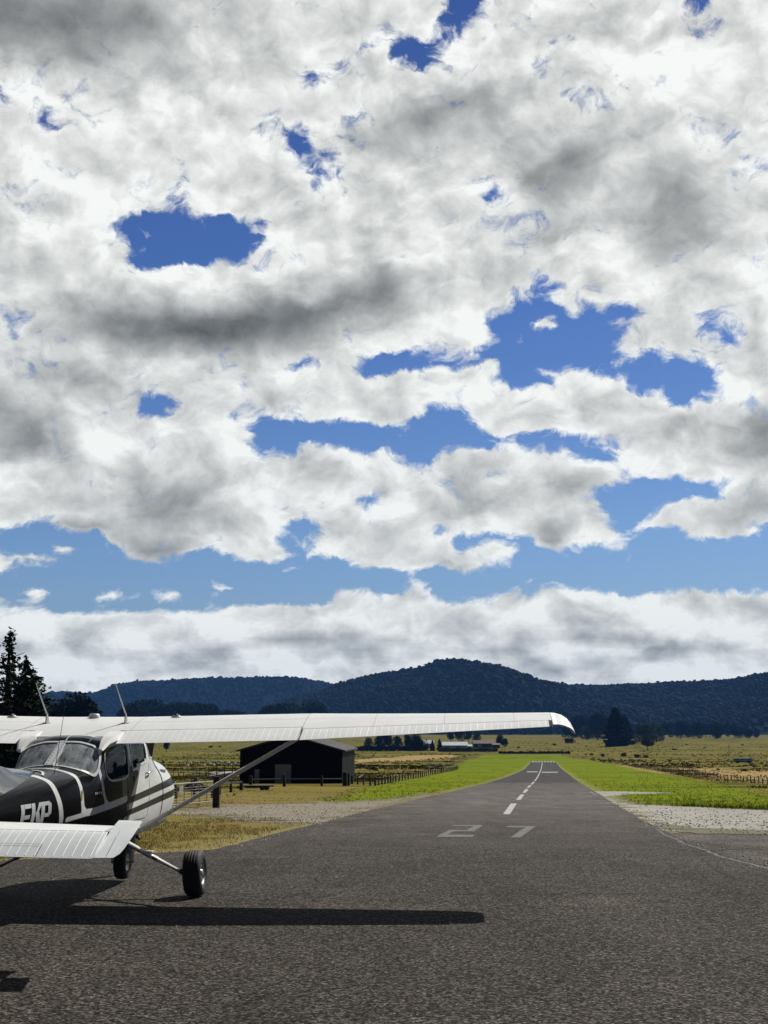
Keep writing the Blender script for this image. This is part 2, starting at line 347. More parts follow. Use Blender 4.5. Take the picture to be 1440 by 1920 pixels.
M['whiteroof'] = simple('white_roofing', (.60, .64, .68), .4, var=.06, scale=.5)
M['palewall'] = simple('pale_wall', (.32, .33, .33), .7, var=.1, scale=.5)
M['brownroof'] = simple('brown_roofing', (.10, .062, .048), .7, var=.2, scale=.6)
M['brownwall'] = simple('brown_wall', (.075, .035, .028), .8, var=.2, scale=.6)
M['teal'] = simple('teal_paint', (.025, .17, .18), .4, var=.25, scale=.7)
M['concrete'] = simple('concrete', (.30, .29, .27), .9, var=.15, scale=1.0)
M['bark'] = simple('bark', (.035, .028, .021), .9, var=.35, scale=3)
M['sign'] = simple('sign_white', (.45, .45, .42), .6, var=.05)
M['rock'] = simple('rubble', (.16, .145, .125), .9, var=.5, scale=4)

def leaf_mat(name, col, var=.45, scale=.35, trans=.15):
    m, N, b = new_mat(name); tc = N.n.new('ShaderNodeTexCoord'); oi = N.n.new('ShaderNodeObjectInfo')
    v = N.vec('ADD', tc.outputs['Object'], N.vec('SCALE', (31., 17., 9.), scale=oi.outputs['Random']))
    n = N.noise(v, scale=scale, detail=5, rough=.7)
    n2 = N.maprange(oi.outputs['Random'], 0, 1, .85, 1.15)
    f = N.math('MULTIPLY', N.maprange(n, .3, .7, 1-var, 1+var), n2)
    a = N.vec('SCALE', tuple(col), scale=f)
    a = N.mix(N.maprange(n, .45, .7, 0, .35), a, (col[0]*1.9, col[1]*1.5, col[2]*.9))
    setp(b, N, col=a, rough=.85, spec=.04)
    return m
M['leaf_dark'] = leaf_mat('foliage_dark', (.009, .018, .007))
M['leaf_mid'] = leaf_mat('foliage_mid', (.058, .092, .020))
M['leaf_conifer'] = leaf_mat('foliage_conifer', (.013, .028, .012), scale=.5)
M['forest'] = leaf_mat('forest_canopy', (.0045, .0085, .0065), scale=.02, var=.6)
M['straw'] = leaf_mat('dry_grass_blades', (.24, .185, .050), scale=.25)
M['blade'] = leaf_mat('green_grass_blades', (.085, .130, .006), scale=.25)
M['rush'] = leaf_mat('rush_blades', (.130, .115, .030), scale=.06)

M['rush_dark'] = leaf_mat('dark_rush_blades', (.045, .050, .016), scale=.06)

# ------------------------------------------------------------------ terrain
PROF = np.array([(-80,0),(17,0),(24,-.09),(32,-.36),(40,-.68),(52,-1.12),(64,-1.55),(84,-2.20),(110,-3.0),(150,-4.15),(200,-5.45),(300,-7.6),(450,-10.6),(620,-13.7),
                 (720,-15.0),(850,-15.9),(1000,-16.4),(1500,-17.0),(4000,-19.0),(9000,-19.0)], float)
ROWS = [-80., -40., -15., 0.]
_y = 6.0
while _y < 6500:
    ROWS.append(_y); _y *= 1.0125
    if _y-ROWS[-1] < .35: _y = ROWS[-1]+.35
ROWS = np.array(ROWS)
ZR = np.interp(ROWS, PROF[:,0], PROF[:,1])
# round the profile's corners, then read it as straight pieces between the rows
for _ in range(3): ZR[5:-1] = np.where(ROWS[5:-1] > 18, .25*ZR[4:-2]+.5*ZR[5:-1]+.25*ZR[6:], ZR[5:-1])
def zg(y): return np.interp(y, ROWS, ZR)
def vnoise(x, y, seed=0):
    """value noise, vectorised"""
    def h(i, j):
        n = (i*374761393+j*668265263+seed*974634777) & 0xffffffff
        n = ((n ^ (n >> 13))*1274126177) & 0xffffffff
        return ((n ^ (n >> 16)) & 0xffff)/65535.0
    x = np.asarray(x, float); y = np.asarray(y, float); i = np.floor(x).astype(np.int64); j = np.floor(y).astype(np.int64); u = x-i; v = y-j
    u = u*u*(3-2*u); v = v*v*(3-2*v)
    return (h(i, j)*(1-u)+h(i+1, j)*u)*(1-v)+(h(i, j+1)*(1-u)+h(i+1, j+1)*u)*v
def fbm(x, y, o=4, seed=0):
    s = 0; a = .5
    for k in range(o): s = s+a*vnoise(x*2**k, y*2**k, seed+k*7); a *= .5
    return s
def undul(x, y):
    """gentle unevenness of the far paddocks; nil near the runway so that its sheets lie true"""
    x = np.asarray(x, float); y = np.asarray(y, float)
    c = np.clip((np.abs(x-.115*y)-(12+.02*y))/20, 0, 1)*np.clip((y-90)/150, 0, 1)
    return c*(fbm(x/40, y/55, 4, 3)-.47)*np.clip(y/250, .3, 2.6)
def ground_z(x, y): return float(zg(y)+undul(x, y))
def G(u, w):
    """where the line of sight through a point of the photograph meets the terrain"""
    d = px_dir(u, w); 
    ts = np.concatenate([np.arange(5, 200, .1), np.arange(200, 6500, 1.)])
    X = d.x*ts; Y = d.y*ts; Z = CAM_H+d.z*ts; h = Z-(zg(Y)+undul(X, Y)); i = np.argmax(h < 0)
    if not (h < 0).any(): i = len(ts)-1
    a = ts[i-1]; b = ts[i]; k = h[i-1]/(h[i-1]-h[i]+1e-9); t = a+(b-a)*k
    x, y = d.x*t, d.y*t; return Vector((x, y, ground_z(x, y)))
def Gp(lst): return np.array([G(*p)[:2] for p in lst])
def sdf(poly, X, Y):
    """signed distance to a polygon, positive inside"""
    P = np.asarray(poly); n = len(P); d = np.full(X.shape, 1e9); ins = np.zeros(X.shape, bool)
    for i in range(n):
        ax, ay = P[i]; bx, by = P[(i+1) % n]; ex, ey = bx-ax, by-ay
        t = np.clip(((X-ax)*ex+(Y-ay)*ey)/(ex*ex+ey*ey+1e-12), 0, 1)
        d = np.minimum(d, np.hypot(X-ax-t*ex, Y-ay-t*ey))
        c = ((ay > Y) != (by > Y)) & (X < (bx-ax)*(Y-ay)/((by-ay) if by != ay else 1e-12)+ax); ins ^= c
    return np.where(ins, d, -d)
GREEN = [Gp([(600,1502),(665,1480),(720,1468),(790,1455),(850,1440),(868,1427),(905,1415.5),(1050,1415.5),(1110,1427),(1178,1438),(1300,1461),(1440,1484),(1700,1520),(1900,1570),(1440,1519),(1300,1513),
             (1165,1507),(1147,1500),(1090,1484),(1060,1470),(1030,1440),(960,1452),(880,1478),(800,1496),(700,1508)])]
TAN = [Gp([(1255,1441),(1340,1440),(1600,1446),(1800,1475),(1440,1470),(1340,1458)]), Gp([(660,1424),(760,1417),(850,1415),(860,1419),(780,1427),(660,1431)]),
       Gp([(1060,1431),(1180,1436),(1260,1449),(1250,1453),(1120,1437)])]
GRAVL = Gp([(285,1521),(420,1509),(560,1507),(700,1501),(790,1491),(822,1487),(760,1506),(610,1544),(530,1540),(400,1528),(285,1530)])
GRAVR = Gp([(1088,1483.5),(1150,1484),(1240,1486),(1262,1487.5),(1170,1489),(1140,1494),(1150,1501),(1165,1508),(1300,1514),(1440,1519),(1700,1530),(1700,1566),(1440,1562),(1240,1556),(1190,1530),(1140,1505)])
LEDGE = Gp([(-900,1668),(0,1614),(120,1608),(240,1602),(330,1598),(400,1594),(440,1584),(480,1573),(560,1553),(640,1533),(700,1518),(760,1504),(820,1490),(880,1476),(930,1463),(965,1451),(985,1441),(996,1428)])
REDGE = Gp([(1700,1690),(1440,1625),(1370,1608),(1300,1584),(1250,1561),(1220,1546),(1190,1529),(1160,1511),(1130,1493),(1110,1481),(1090,1469),(1068,1453),(1052,1441),(1042,1428)])
def col_of(edge, y):
    e = edge[np.argsort(edge[:,1])]; return np.interp(y, e[:,1], e[:,0])
Y_END = float(LEDGE[-1,1])

def ground_colour(N):
    """shared by the ground sheet: paddock colours with mown strips and dry verges by distance to their outlines"""
    g = N.n.new('ShaderNodeNewGeometry'); p = g.outputs['Position']
    big = N.noise(N.vec('MULTIPLY', p, (.0055, .0105, 0)), scale=1, detail=7, rough=.62)
    mid = N.noise(N.vec('MULTIPLY', p, (.09, .16, 0)), scale=1, detail=6, rough=.65)
    fin = N.noise(p, scale=2.2, detail=8, rough=.75)
    ff = N.noise(p, scale=14, detail=5, rough=.7)
    olive = N.ramp(big, [(.30, (.075, .085, .012)), (.42, (.165, .155, .024)), (.50, (.27, .205, .055)), (.57, (.115, .125, .014)), (.66, (.24, .21, .03)), (.8, (.30, .20, .07))])
    patch = N.maprange(mid, .48, .60, 0, 1, smooth=True)
    olive = N.mix(N.math('MULTIPLY', patch, .78), olive, (.060, .056, .018))
    olive = N.vec('SCALE', N.vec('MULTIPLY', olive, (.80, .80, .62)), scale=N.maprange(fin, .3, .7, .7, 1.3))
    edge = N.math('MULTIPLY', N.math('SUBTRACT', mid, .5), 9.0)
    edge2 = N.math('MULTIPLY', N.math('SUBTRACT', fin, .5), 4.0)
    # tan hay strips
    tn = N.maprange(N.math('ADD', N.attr('tan'), edge), -1.0, 2.5, 0, 1)
    c = N.mix(tn, olive, N.vec('SCALE', (.34, .235, .095), scale=N.maprange(fin, .3, .7, .8, 1.2)))
    # near verge: dry short grass
    dry = N.ramp(N.math('ADD', N.math('MULTIPLY', fin, .6), N.math('MULTIPLY', mid, .4)), [(.32, (.095, .082, .022)), (.46, (.215, .165, .055)), (.56, (.165, .140, .035)), (.70, (.29, .225, .09))])
    dry = N.vec('SCALE', dry, scale=N.maprange(ff, .3, .7, .62, 1.38))
    c = N.mix(N.maprange(N.sep(p)[1], 85, 125, 1, 0), c, dry)
    # bright mown grass
    gr = N.ramp(N.math('ADD', N.math('MULTIPLY', big, .5), N.math('MULTIPLY', mid, .5)), [(.34, (.045, .105, .003)), (.45, (.125, .215, .006)), (.52, (.185, .270, .012)), (.58, (.080, .155, .005)), (.70, (.15, .23, .01))])
    gr = N.vec('SCALE', N.vec('MULTIPLY', gr, (.95, .78, .45)), scale=N.maprange(fin, .3, .7, .68, 1.3))
    gm = N.maprange(N.math('ADD', N.attr('green'), edge2), -.6, 1.8, 0, 1)
    c = N.mix(gm, c, gr)
    # pale dry rim where the mown grass meets the seal
    rim = N.maprange(N.math('ADD', N.attr('seal'), edge2), -1.3, -.1, 0, .5)
    c = N.mix(rim, c, N.vec('SCALE', (.30, .27, .12), scale=N.maprange(ff, .3, .7, .7, 1.3)))
    return c, fin, ff
def build_ground():
    nx = 260; T = np.linspace(-1, 1, nx); T = np.sign(T)*np.abs(T)**1.5
    X = []; Y = []
    for y in ROWS:
        hw = max(60.0, 40+1.0*abs(y)); X.append(T*hw+.0*y); Y.append(np.full(nx, y))
    X = np.array(X); Y = np.array(Y); Z = np.repeat(ZR[:,None], nx, 1)+undul(X, Y)
    n = len(ROWS); idx = np.arange(n*nx).reshape(n, nx)
    Fc = np.stack([idx[:-1,:-1], idx[:-1,1:], idx[1:,1:], idx[1:,:-1]], -1).reshape(-1, 4)
    m, N, b = new_mat('ground_cover'); c, fin, ff = ground_colour(N)
    setp(b, N, col=c, rough=.95, spec=.02, normal=bump(N, N.math('ADD', fin, N.math('MULTIPLY', ff, .4)), .45, .10))
    o = mesh_obj('ground', np.stack([X, Y, Z], -1).reshape(-1, 3), Fc, m, smooth=True)
    tag(o, kind='structure')
    g = np.max([sdf(p, X, Y) for p in GREEN], 0); tn = np.max([sdf(p, X, Y) for p in TAN], 0)
    L = col_of(LEDGE, Y); Rr = col_of(REDGE, Y); seal = np.minimum(X-L, Rr-X); seal = np.where(Y > Y_END, -5, seal)
    float_attr(o, 'green', np.clip(g, -60, 60)); float_attr(o, 'tan', np.clip(tn, -60, 60)); float_attr(o, 'seal', np.clip(seal, -60, 60))
    return o
build_ground()

def asphalt_mat(name, tone, warm=1.0, patchy=.25):
    m, N, b = new_mat(name); g = N.n.new('ShaderNodeNewGeometry'); p = g.outputs['Position']
    y = N.sep(p)[1]
    chip = N.voro(p, scale=54, out='Color'); cx = N.sep(chip)[0]
    chip2 = N.noise(p, scale=22, detail=3, rough=.6)
    cell = N.math('MULTIPLY', N.math('POWER', cx, 2.2), 2.7)
    cell = N.math('ADD', cell, .14)
    sp = N.math('MULTIPLY', cell, N.maprange(chip2, .32, .68, .35, 1.65))
    big = N.noise(N.vec('MULTIPLY', p, (.55, .22, 0)), scale=1, detail=6, rough=.6)
    mid = N.noise(p, scale=1.3, detail=6, rough=.65)
    lon = N.noise(N.vec('MULTIPLY', p, (1.4, .035, 0)), scale=1, detail=4, rough=.6)     # traffic polish runs along the strip
    f = N.math('MULTIPLY', N.maprange(big, .3, .7, 1-patchy, 1+patchy), N.maprange(mid, .3, .7, .86, 1.14))
    f = N.math('MULTIPLY', f, N.maprange(lon, .3, .7, .90, 1.10))
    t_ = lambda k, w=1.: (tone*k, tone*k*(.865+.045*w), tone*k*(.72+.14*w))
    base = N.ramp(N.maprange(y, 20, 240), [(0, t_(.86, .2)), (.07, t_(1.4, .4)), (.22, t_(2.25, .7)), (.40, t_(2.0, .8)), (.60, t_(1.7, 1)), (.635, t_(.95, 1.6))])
    hue = N.mix(N.sep(chip)[1], (1.10, 1.0, .90), (.93, 1.0, 1.07))
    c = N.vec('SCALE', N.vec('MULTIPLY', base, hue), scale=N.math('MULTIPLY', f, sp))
    # stray pale chips
    bright = N.math('GREATER_THAN', N.sep(chip)[2], .965)
    c = N.mix(N.math('MULTIPLY', bright, .6), c, (.30, .28, .25))
    stain = N.noise(N.vec('MULTIPLY', p, (.8, .35, 0)), scale=1.1, detail=5, rough=.7, dist=.6)
    c = N.vec('SCALE', c, scale=N.maprange(stain, .56, .66, 1.0, .72, smooth=True))
    pale = N.noise(N.vec('ADD', N.vec('MULTIPLY', p, (.25, .6, 0)), (5, 9, 0)), scale=1.0, detail=6, rough=.7)
    c = N.vec('SCALE', c, scale=N.maprange(pale, .54, .68, 1.0, 1.32, smooth=True))
    wob = N.vec('ADD', p, N.vec('SCALE', N.noise(p, scale=1.2, detail=5, rough=.6, out=1), scale=.9))
    crk = N.voro(N.vec('MULTIPLY', wob, (.16, .10, 0)), scale=1, feat='DISTANCE_TO_EDGE')
    c = N.vec('SCALE', c, scale=N.maprange(crk, .0012, .0035, .55, 1.0))
    h = N.math('ADD', N.math('MULTIPLY', cx, .5), chip2)
    setp(b, N, col=c, rough=.92, spec=.08, normal=bump(N, h, .38, .010))
    return m
def sheet(name, left, right, ys, mat, lift, jag=0., seed=1):
    """flat sheet between two edge curves, laid on the terrain rows"""
    ys = np.unique(np.concatenate([ys, ROWS[(ROWS > ys.min()) & (ROWS < ys.max())]]))
    m = 9; V = []
    for y in ys:
        a = float(left(y)); b_ = float(right(y))
        a += jag*(vnoise(y*1.7, 3.3, seed)-.5); b_ += jag*(vnoise(y*1.7, 9.1, seed)-.5)
        for k in range(m): V.append((a+(b_-a)*k/(m-1), y, zg(y)+lift))
    n = len(ys); idx = np.arange(n*m).reshape(n, m)
    Fc = np.stack([idx[:-1,:-1], idx[:-1,1:], idx[1:,1:], idx[1:,:-1]], -1).reshape(-1, 4)
    return mesh_obj(name, V, Fc, mat, smooth=True)
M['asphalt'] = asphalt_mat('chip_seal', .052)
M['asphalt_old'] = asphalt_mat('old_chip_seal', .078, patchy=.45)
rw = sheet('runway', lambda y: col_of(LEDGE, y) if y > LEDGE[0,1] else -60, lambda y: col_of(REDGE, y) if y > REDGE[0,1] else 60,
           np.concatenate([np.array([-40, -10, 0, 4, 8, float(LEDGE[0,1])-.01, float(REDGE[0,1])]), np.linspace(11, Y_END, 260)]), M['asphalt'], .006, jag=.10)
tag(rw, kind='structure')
ya = float(G(1440, 1562).y)
ap = sheet('apron', lambda y: float(col_of(REDGE, y))-.35 if y > REDGE[0,1] else 60, lambda y: 62, np.linspace(float(REDGE[0,1])+.05, ya, 40), M['asphalt_old'], .003, seed=4)
tag(ap, kind='structure')

def poly_sheet(name, poly, mat, lift, res, jag, seed):
    """a sheet cut to an irregular outline: cells of a grid laid along the terrain rows"""
    lo = poly.min(0); hi = poly.max(0); ys = ROWS[(ROWS > lo[1]-1) & (ROWS < hi[1]+1)]
    out = []
    for a, b_ in zip(ys[:-1], ys[1:]):
        k = max(1, int(math.ceil((b_-a)/res))); out += list(np.linspace(a, b_, k, endpoint=False))
    ys = np.array(out+[ys[-1]]); xs = np.arange(lo[0]-1, hi[0]+1, res); X, Y = np.meshgrid(xs, ys); Z = zg(Y)+undul(X, Y)+lift
    s = sdf(poly, X, Y)+(fbm(X*.9, Y*.9, 4, seed)-.47)*jag
    s = s[:-1,:-1]; idx = np.arange(X.size).reshape(X.shape)
    Fc = np.stack([idx[:-1,:-1], idx[:-1,1:], idx[1:,1:], idx[1:,:-1]], -1)[s > 0]
    used = np.unique(Fc); mp = np.zeros(X.size, int); mp[used] = np.arange(len(used))
    V = np.stack([X, Y, Z], -1).reshape(-1, 3)[used]
    return mesh_obj(name, V, mp[Fc], mat, smooth=True)
def gravel_mat(name, a, b_, c_):
    m, N, b = new_mat(name); g = N.n.new('ShaderNodeNewGeometry'); p = g.outputs['Position']
    st = N.voro(p, scale=30, out='Color'); s = N.sep(st)
    col = N.ramp(s[0], [(0., a), (.5, b_), (1., c_)])
    mid = N.noise(N.vec('MULTIPLY', p, (.35, 1.2, 0)), scale=1, detail=6, rough=.65)
    col = N.vec('SCALE', col, scale=N.maprange(mid, .3, .7, .68, 1.28))
    grow = N.noise(p, scale=.8, detail=7, rough=.7)
    col = N.mix(N.maprange(grow, .60, .70, 0, .7), col, (.12, .12, .035))
    dst = N.voro(p, scale=30)
    setp(b, N, col=col, rough=.95, spec=.03, normal=bump(N, N.math('ADD', N.math('MULTIPLY', dst, -1), N.noise(p, scale=3, detail=5)), .45, .04))
    return m
gl = poly_sheet('gravel_track', GRAVL, gravel_mat('grey_gravel', (.15,.13,.095), (.27,.235,.18), (.38,.335,.265)), .006, .25, 6.5, 11); tag(gl, kind='structure')
gr_ = poly_sheet('gravel_verge', GRAVR, gravel_mat('pale_gravel', (.28,.265,.23), (.37,.35,.305), (.47,.445,.39)), .006, .25, 3.2, 12); tag(gr_, kind='structure')
# seam of weeds between gravel and old seal
es = REDGE[np.argsort(REDGE[:,1])]; es = es[es[:,1] < ya+6]; mb = MB()
for i in range(len(es)-1):
    k = 14; P = [Vector((es[i,0]+(es[i+1,0]-es[i,0])*j/k-.12+.10*(vnoise(es[i,1]*3+j*.9, 1.5, 5)-.5), es[i,1]+(es[i+1,1]-es[i,1])*j/k, 0)) for j in range(k+1)]
    for p in P: p.z = float(zg(p.y))+.0085
    w0 = Vector((.035, .02, 0)); V = []
    for p in P: V += [p-w0, p+w0]
    mb.add(V, [(2*j, 2*j+1, 2*j+3, 2*j+2) for j in range(k)])
jt = mb.build('seal_joint', simple('bitumen_joint', (.018, .017, .016), .7, var=.4, scale=3)); tag(jt, kind='structure')
seam = poly_sheet('weed_strip', Gp([(1222,1543),(1300,1553),(1440,1559),(1700,1562),(1700,1571),(1440,1566),(1300,1565),(1246,1561)]), simple('weedy_soil', (.10,.095,.035), .95, var=.6, scale=1.5), .010, .22, 1.0, 13); tag(seam, kind='structure')

# painted markings
def paint_mat(name, v, wear):
    m, N, b = new_mat(name); g = N.n.new('ShaderNodeNewGeometry'); p = g.outputs['Position']
    ch = N.voro(p, scale=50, out='Color'); n = N.noise(p, scale=3, detail=7, rough=.7)
    c = N.mix(N.maprange(N.math('ADD', N.math('MULTIPLY', N.sep(ch)[0], .35), n), wear, wear+.3, 1, 0), (v*.45, v*.43, v*.40), (v, v*.97, v*.91))
    setp(b, N, col=c, rough=.85); return m
M['mark'] = paint_mat('runway_paint', .42, .66); M['mark_worn'] = paint_mat('worn_paint', .17, .44)
def marking(name, quads, mat, lift=.011):
    """quads of photo points, cut finely so that they follow the seal"""
    V = []; F = []
    for q in quads:
        P = Gp(q); k = max(2, int(np.abs(P[:,1].max()-P[:,1].min())/.5)); k = min(k, 60)
        b0 = len(V)
        for i in range(k+1):
            a = P[0]+(P[3]-P[0])*i/k; b_ = P[1]+(P[2]-P[1])*i/k
            for j in range(4):
                c = a+(b_-a)*j/3; V.append((c[0], c[1], zg(c[1])+lift))
        for i in range(k):
            for j in range(3): v = b0+i*4+j; F.append((v, v+1, v+5, v+4))
    return mesh_obj(name, V, F, mat)
# the figures 2 and 7
two = [[(852,1547.6),(905,1547.6),(903,1549.6),(848,1549.6)], [(889,1549.6),(903,1549.6),(889,1559.6),(872,1559.6)], [(842,1557),(875,1557),(872,1559.6),(838,1559.6)],
       [(838,1559.6),(851,1559.6),(839,1565.8),(824,1565.8)], [(824,1565.8),(889,1566),(887,1570.2),(818,1570.2)]]
marking('runway_number', two, M['mark_worn'])['kind'] = 'structure'
seven = [[(953,1549),(1004,1550),(1001,1552.6),(949,1551.8)], [(985,1552.4),(1001,1552.6),(976,1571),(957,1571)]]
marking('runway_number', seven, M['mark_worn'])['kind'] = 'structure'
dash = [[(957.5,1507),(969,1507),(956,1527),(943,1527)], [(976,1490),(983.5,1490),(976,1500),(967.5,1500)], [(985,1479.8),(991,1479.8),(986,1486.5),(979.5,1486.5)], [(992,1472.5),(997,1472.5),(992.5,1477),(987.5,1477)],
        [(999,1466),(1003,1466),(998,1471),(994.5,1471)]]
for q in dash: marking('centreline_dash', [q], M['mark'])['kind'] = 'structure'
cl = [(1003,1464.5),(1006,1460),(1009,1455),(1011.5,1450),(1013.5,1445),(1015,1440),(1016,1435),(1017,1430)]
for i in range(len(cl)-1):
    (a, b_), (c, d) = cl[i], cl[i+1]; d2 = b_+(d-b_)*.82; c2 = a+(c-a)*.82; w = 1.5*(b_-1410)/50
    marking('centreline_dash', [[(a-w, b_), (a+w, b_), (c2+w*.9, d2), (c2-w*.9, d2)]], M['mark'])['kind'] = 'structure'
for (x0, x1, yy) in ((988, 1008, 1447.3), (1016, 1046, 1448)):
    marking('runway_bar', [[(x0, yy-.7), (x1, yy-.7), (x1, yy+.7), (x0, yy+.7)]], M['mark'])['kind'] = 'structure'
for k in range(8):
    x = 998+k*5.6
    marking('threshold_bar', [[(x, 1427.6), (x+3.1, 1427.6), (x+3.1, 1429.2), (x, 1429.2)]], M['mark'])['kind'] = 'structure'
marking('runway_edge_line', [[(1106,1484.5),(1120,1491),(1118,1491),(1104,1484.5)]], M['mark'])['kind'] = 'structure'

# ==================================================================== the aircraft
ACX, ACY, ACYAW = -3.478, 16.634, .068
plane = empty('light_aircraft', (ACX, ACY, float(zg(ACY))+.008), math.pi/2-ACYAW, 'white and black high-wing single-engine aeroplane parked on the asphalt, seen from behind', 'aeroplane')
# --- fuselage loft (aircraft frame: x forward, y left, z up)
# x, zbottom, hw_low, z_low, hw_mid, z_mid, hw_up, z_up, ztop
FUS = np.array([
 (-5.00,1.05,.030,1.08,.035,1.12,.030,1.16,1.18),
 (-4.00,.985,.120,1.04,.145,1.13,.115,1.22,1.27),
 (-3.00,.900,.230,.985,.265,1.15,.215,1.31,1.39),
 (-2.40,.850,.300,.945,.345,1.16,.290,1.37,1.465),
 (-2.00,.800,.350,.905,.405,1.16,.345,1.40,1.505),
 (-1.56,.735,.410,.850,.462,1.16,.400,1.42,1.53),
 (-1.30,.690,.440,.810,.495,1.16,.438,1.54,1.665),
 (-1.10,.660,.455,.785,.515,1.16,.460,1.64,1.775),
 (-0.92,.640,.470,.765,.530,1.16,.472,1.70,1.835),
 (-0.50,.610,.490,.735,.550,1.16,.485,1.75,1.862),
 (0.00,.600,.500,.725,.560,1.16,.490,1.78,1.880),
 (0.45,.600,.505,.725,.565,1.16,.490,1.78,1.880),
 (0.70,.600,.505,.725,.565,1.16,.488,1.74,1.850),
 (0.95,.605,.505,.725,.565,1.16,.485,1.62,1.735),
 (1.25,.610,.505,.730,.565,1.16,.475,1.49,1.610),
 (1.45,.615,.505,.735,.567,1.16,.470,1.46,1.585),
 (1.90,.630,.495,.745,.565,1.14,.455,1.42,1.530),
 (2.20,.660,.470,.770,.540,1.12,.430,1.36,1.460),
 (2.42,.720,.400,.820,.465,1.09,.365,1.28,1.360),
 (2.52,.820,.250,.890,.290,1.07,.230,1.18,1.230)])
def cr(P,t):
    P=np.asarray(P,float);n=len(P)-1;i=np.clip(np.floor(t).astype(int),0,n-1);u=(t-i)[:,None]
    a=P[np.clip(i-1,0,n)];b=P[i];c=P[i+1];d=P[np.clip(i+2,0,n)]
    return .5*((2*b)+(-a+c)*u+(2*a-5*b+4*c-d)*u**2+(-a+3*b-3*c+d)*u**3)
def pchip(xs,ys,x):
    h=np.diff(xs)[:,None];dl=np.diff(ys,axis=0)/h;m=np.zeros_like(ys)
    w1=2*h[1:]+h[:-1];w2=h[1:]+2*h[:-1];a,b=dl[:-1],dl[1:]
    ok=a*b>0;m[1:-1]=np.where(ok,(w1+w2)/(w1/np.where(ok,a,1)+w2/np.where(ok,b,1)),0);m[0]=dl[0];m[-1]=dl[-1]
    i=np.clip(np.searchsorted(xs,x)-1,0,len(xs)-2);hh=(xs[i+1]-xs[i]);t=((x-xs[i])/hh)[:,None];hh=hh[:,None]
    return (ys[i]*(2*t**3-3*t**2+1)+m[i]*hh*(t**3-2*t**2+t)+ys[i+1]*(-2*t**3+3*t**2)+m[i+1]*hh*(t**3-t**2))
def half_profile(x,n=40):
    """half sections (y>=0) from belly centre to top centre at the stations x"""
    q=pchip(FUS[:,0],FUS[:,1:],np.asarray(x,float));out=[]
    for zb,hl,zl,hm,zm,hu,zu,zt in q:
        P=[(0,zb),(.55*hl,zb+.012),(hl,zl),(hm,zm),(hu,zu),(.55*hu,zt-.02),(0,zt)]
        P=[(-.55*hl,zb+.012)]+P+[(-.55*hu,zt-.02)]
        out.append(cr(P,np.linspace(1,7,n)))
    return np.array(out)

def t_of_z(x, z):
    """profile parameter (1..7, belly to crown) where the side of the hull at station x reaches height z"""
    h = half_profile([x], 400)[0]; lo = np.argmin(h[:,1]); hi = 380
    return 1+6*(lo+np.argmin(np.abs(h[lo:hi,1]-z)))/399 if z > h[lo,1] else 1.0
def surf(x, t, side, off=0.):
    """hull point; side -1 is the right-hand side"""
    q = pchip(FUS[:,0], FUS[:,1:], np.array([x, x+.01]))
    def pt(r, tt):
        zb, hl, zl, hm, zm, hu, zu, zt = r
        P = [(-.55*hl, zb+.012), (0, zb), (.55*hl, zb+.012), (hl, zl), (hm, zm), (hu, zu), (.55*hu, zt-.02), (0, zt), (-.55*hu, zt-.02)]
        return cr(P, np.array([tt+1-1e-9]))[0]
    # parameter of cr() starts one knot early, so t=1 is the belly centre
    p = pt(q[0], t-1); pt_ = pt(q[0], t-1+.02); px_ = pt(q[1], t-1)
    A = Vector((0, pt_[0]-p[0], pt_[1]-p[1])); B = Vector((.01, px_[0]-p[0], px_[1]-p[1])); n = B.cross(A).normalized()
    if n.y*1.0 < 0 and abs(n.y) > .2: n = -n
    if abs(n.y) <= .2 and ((t > 4) != (n.z > 0)): n = -n
    v = Vector((x, p[0], p[1]))+n*off
    return Vector((v.x, v.y*side, v.z))
XS = np.unique(np.round(np.concatenate([np.arange(-5, 2.2, .025), np.arange(2.2, 2.5201, .02)]), 4)); NP = 81
HP = half_profile(XS, NP); TP = np.linspace(1, 7, NP)
W_REAR = [(-1.105,7.05),(-1.10,6.5),(-1.085,6.0),(-1.09,5.55),(-1.13,5.2),(-1.20,4.98),(-1.30,4.78),(-1.40,4.72),(-1.45,4.85),(-1.50,5.15),(-1.555,5.6),(-1.575,6.2),(-1.56,7.05)]
def zpoly(pts): return [(x, t_of_z(x, z)) for x, z in pts]
W_SIDE = zpoly([(-1.13,1.48),(-1.12,1.58),(-1.06,1.66),(-.90,1.72),(-.70,1.745),(-.28,1.745),(-.255,1.71),(-.255,1.44),(-.29,1.39),(-.45,1.36),(-.70,1.345),(-.95,1.35),(-1.08,1.385),(-1.12,1.42)])
W_DOOR = zpoly([(-.15,1.45),(-.15,1.72),(-.12,1.75),(.58,1.75),(.62,1.72),(.62,1.56),(.58,1.52),(.3,1.49),(-.11,1.43)])
W_VENT = zpoly([(.74,1.55),(.74,1.71),(.78,1.73),(.88,1.69),(1.02,1.60),(1.06,1.565),(1.0,1.55)])
W_SHIELD = [(.73,7.05),(.74,5.7),(.80,5.35),(.95,5.12),(1.12,5.05),(1.20,5.2),(1.22,5.7),(1.235,7.05)]
def inside(poly, X, T): return sdf(poly, X, T*.12)
def shrinkT(p): return [(x, t*.12) for x, t in p]
XG = np.repeat(XS[:,None], NP, 1); TG = np.repeat(TP[None], len(XS), 0)
XC = (XG[:-1,:-1]+XG[1:,1:])/2; TC = (TG[:-1,:-1]+TG[1:,1:])/2
wins = dict(rear=W_REAR, side=W_SIDE, door=W_DOOR, vent=W_VENT, shield=W_SHIELD)
holes = {k: sdf(shrinkT(p), XC, TC*.12) > .003 for k, p in wins.items()}
hole = np.any(list(holes.values()), 0)
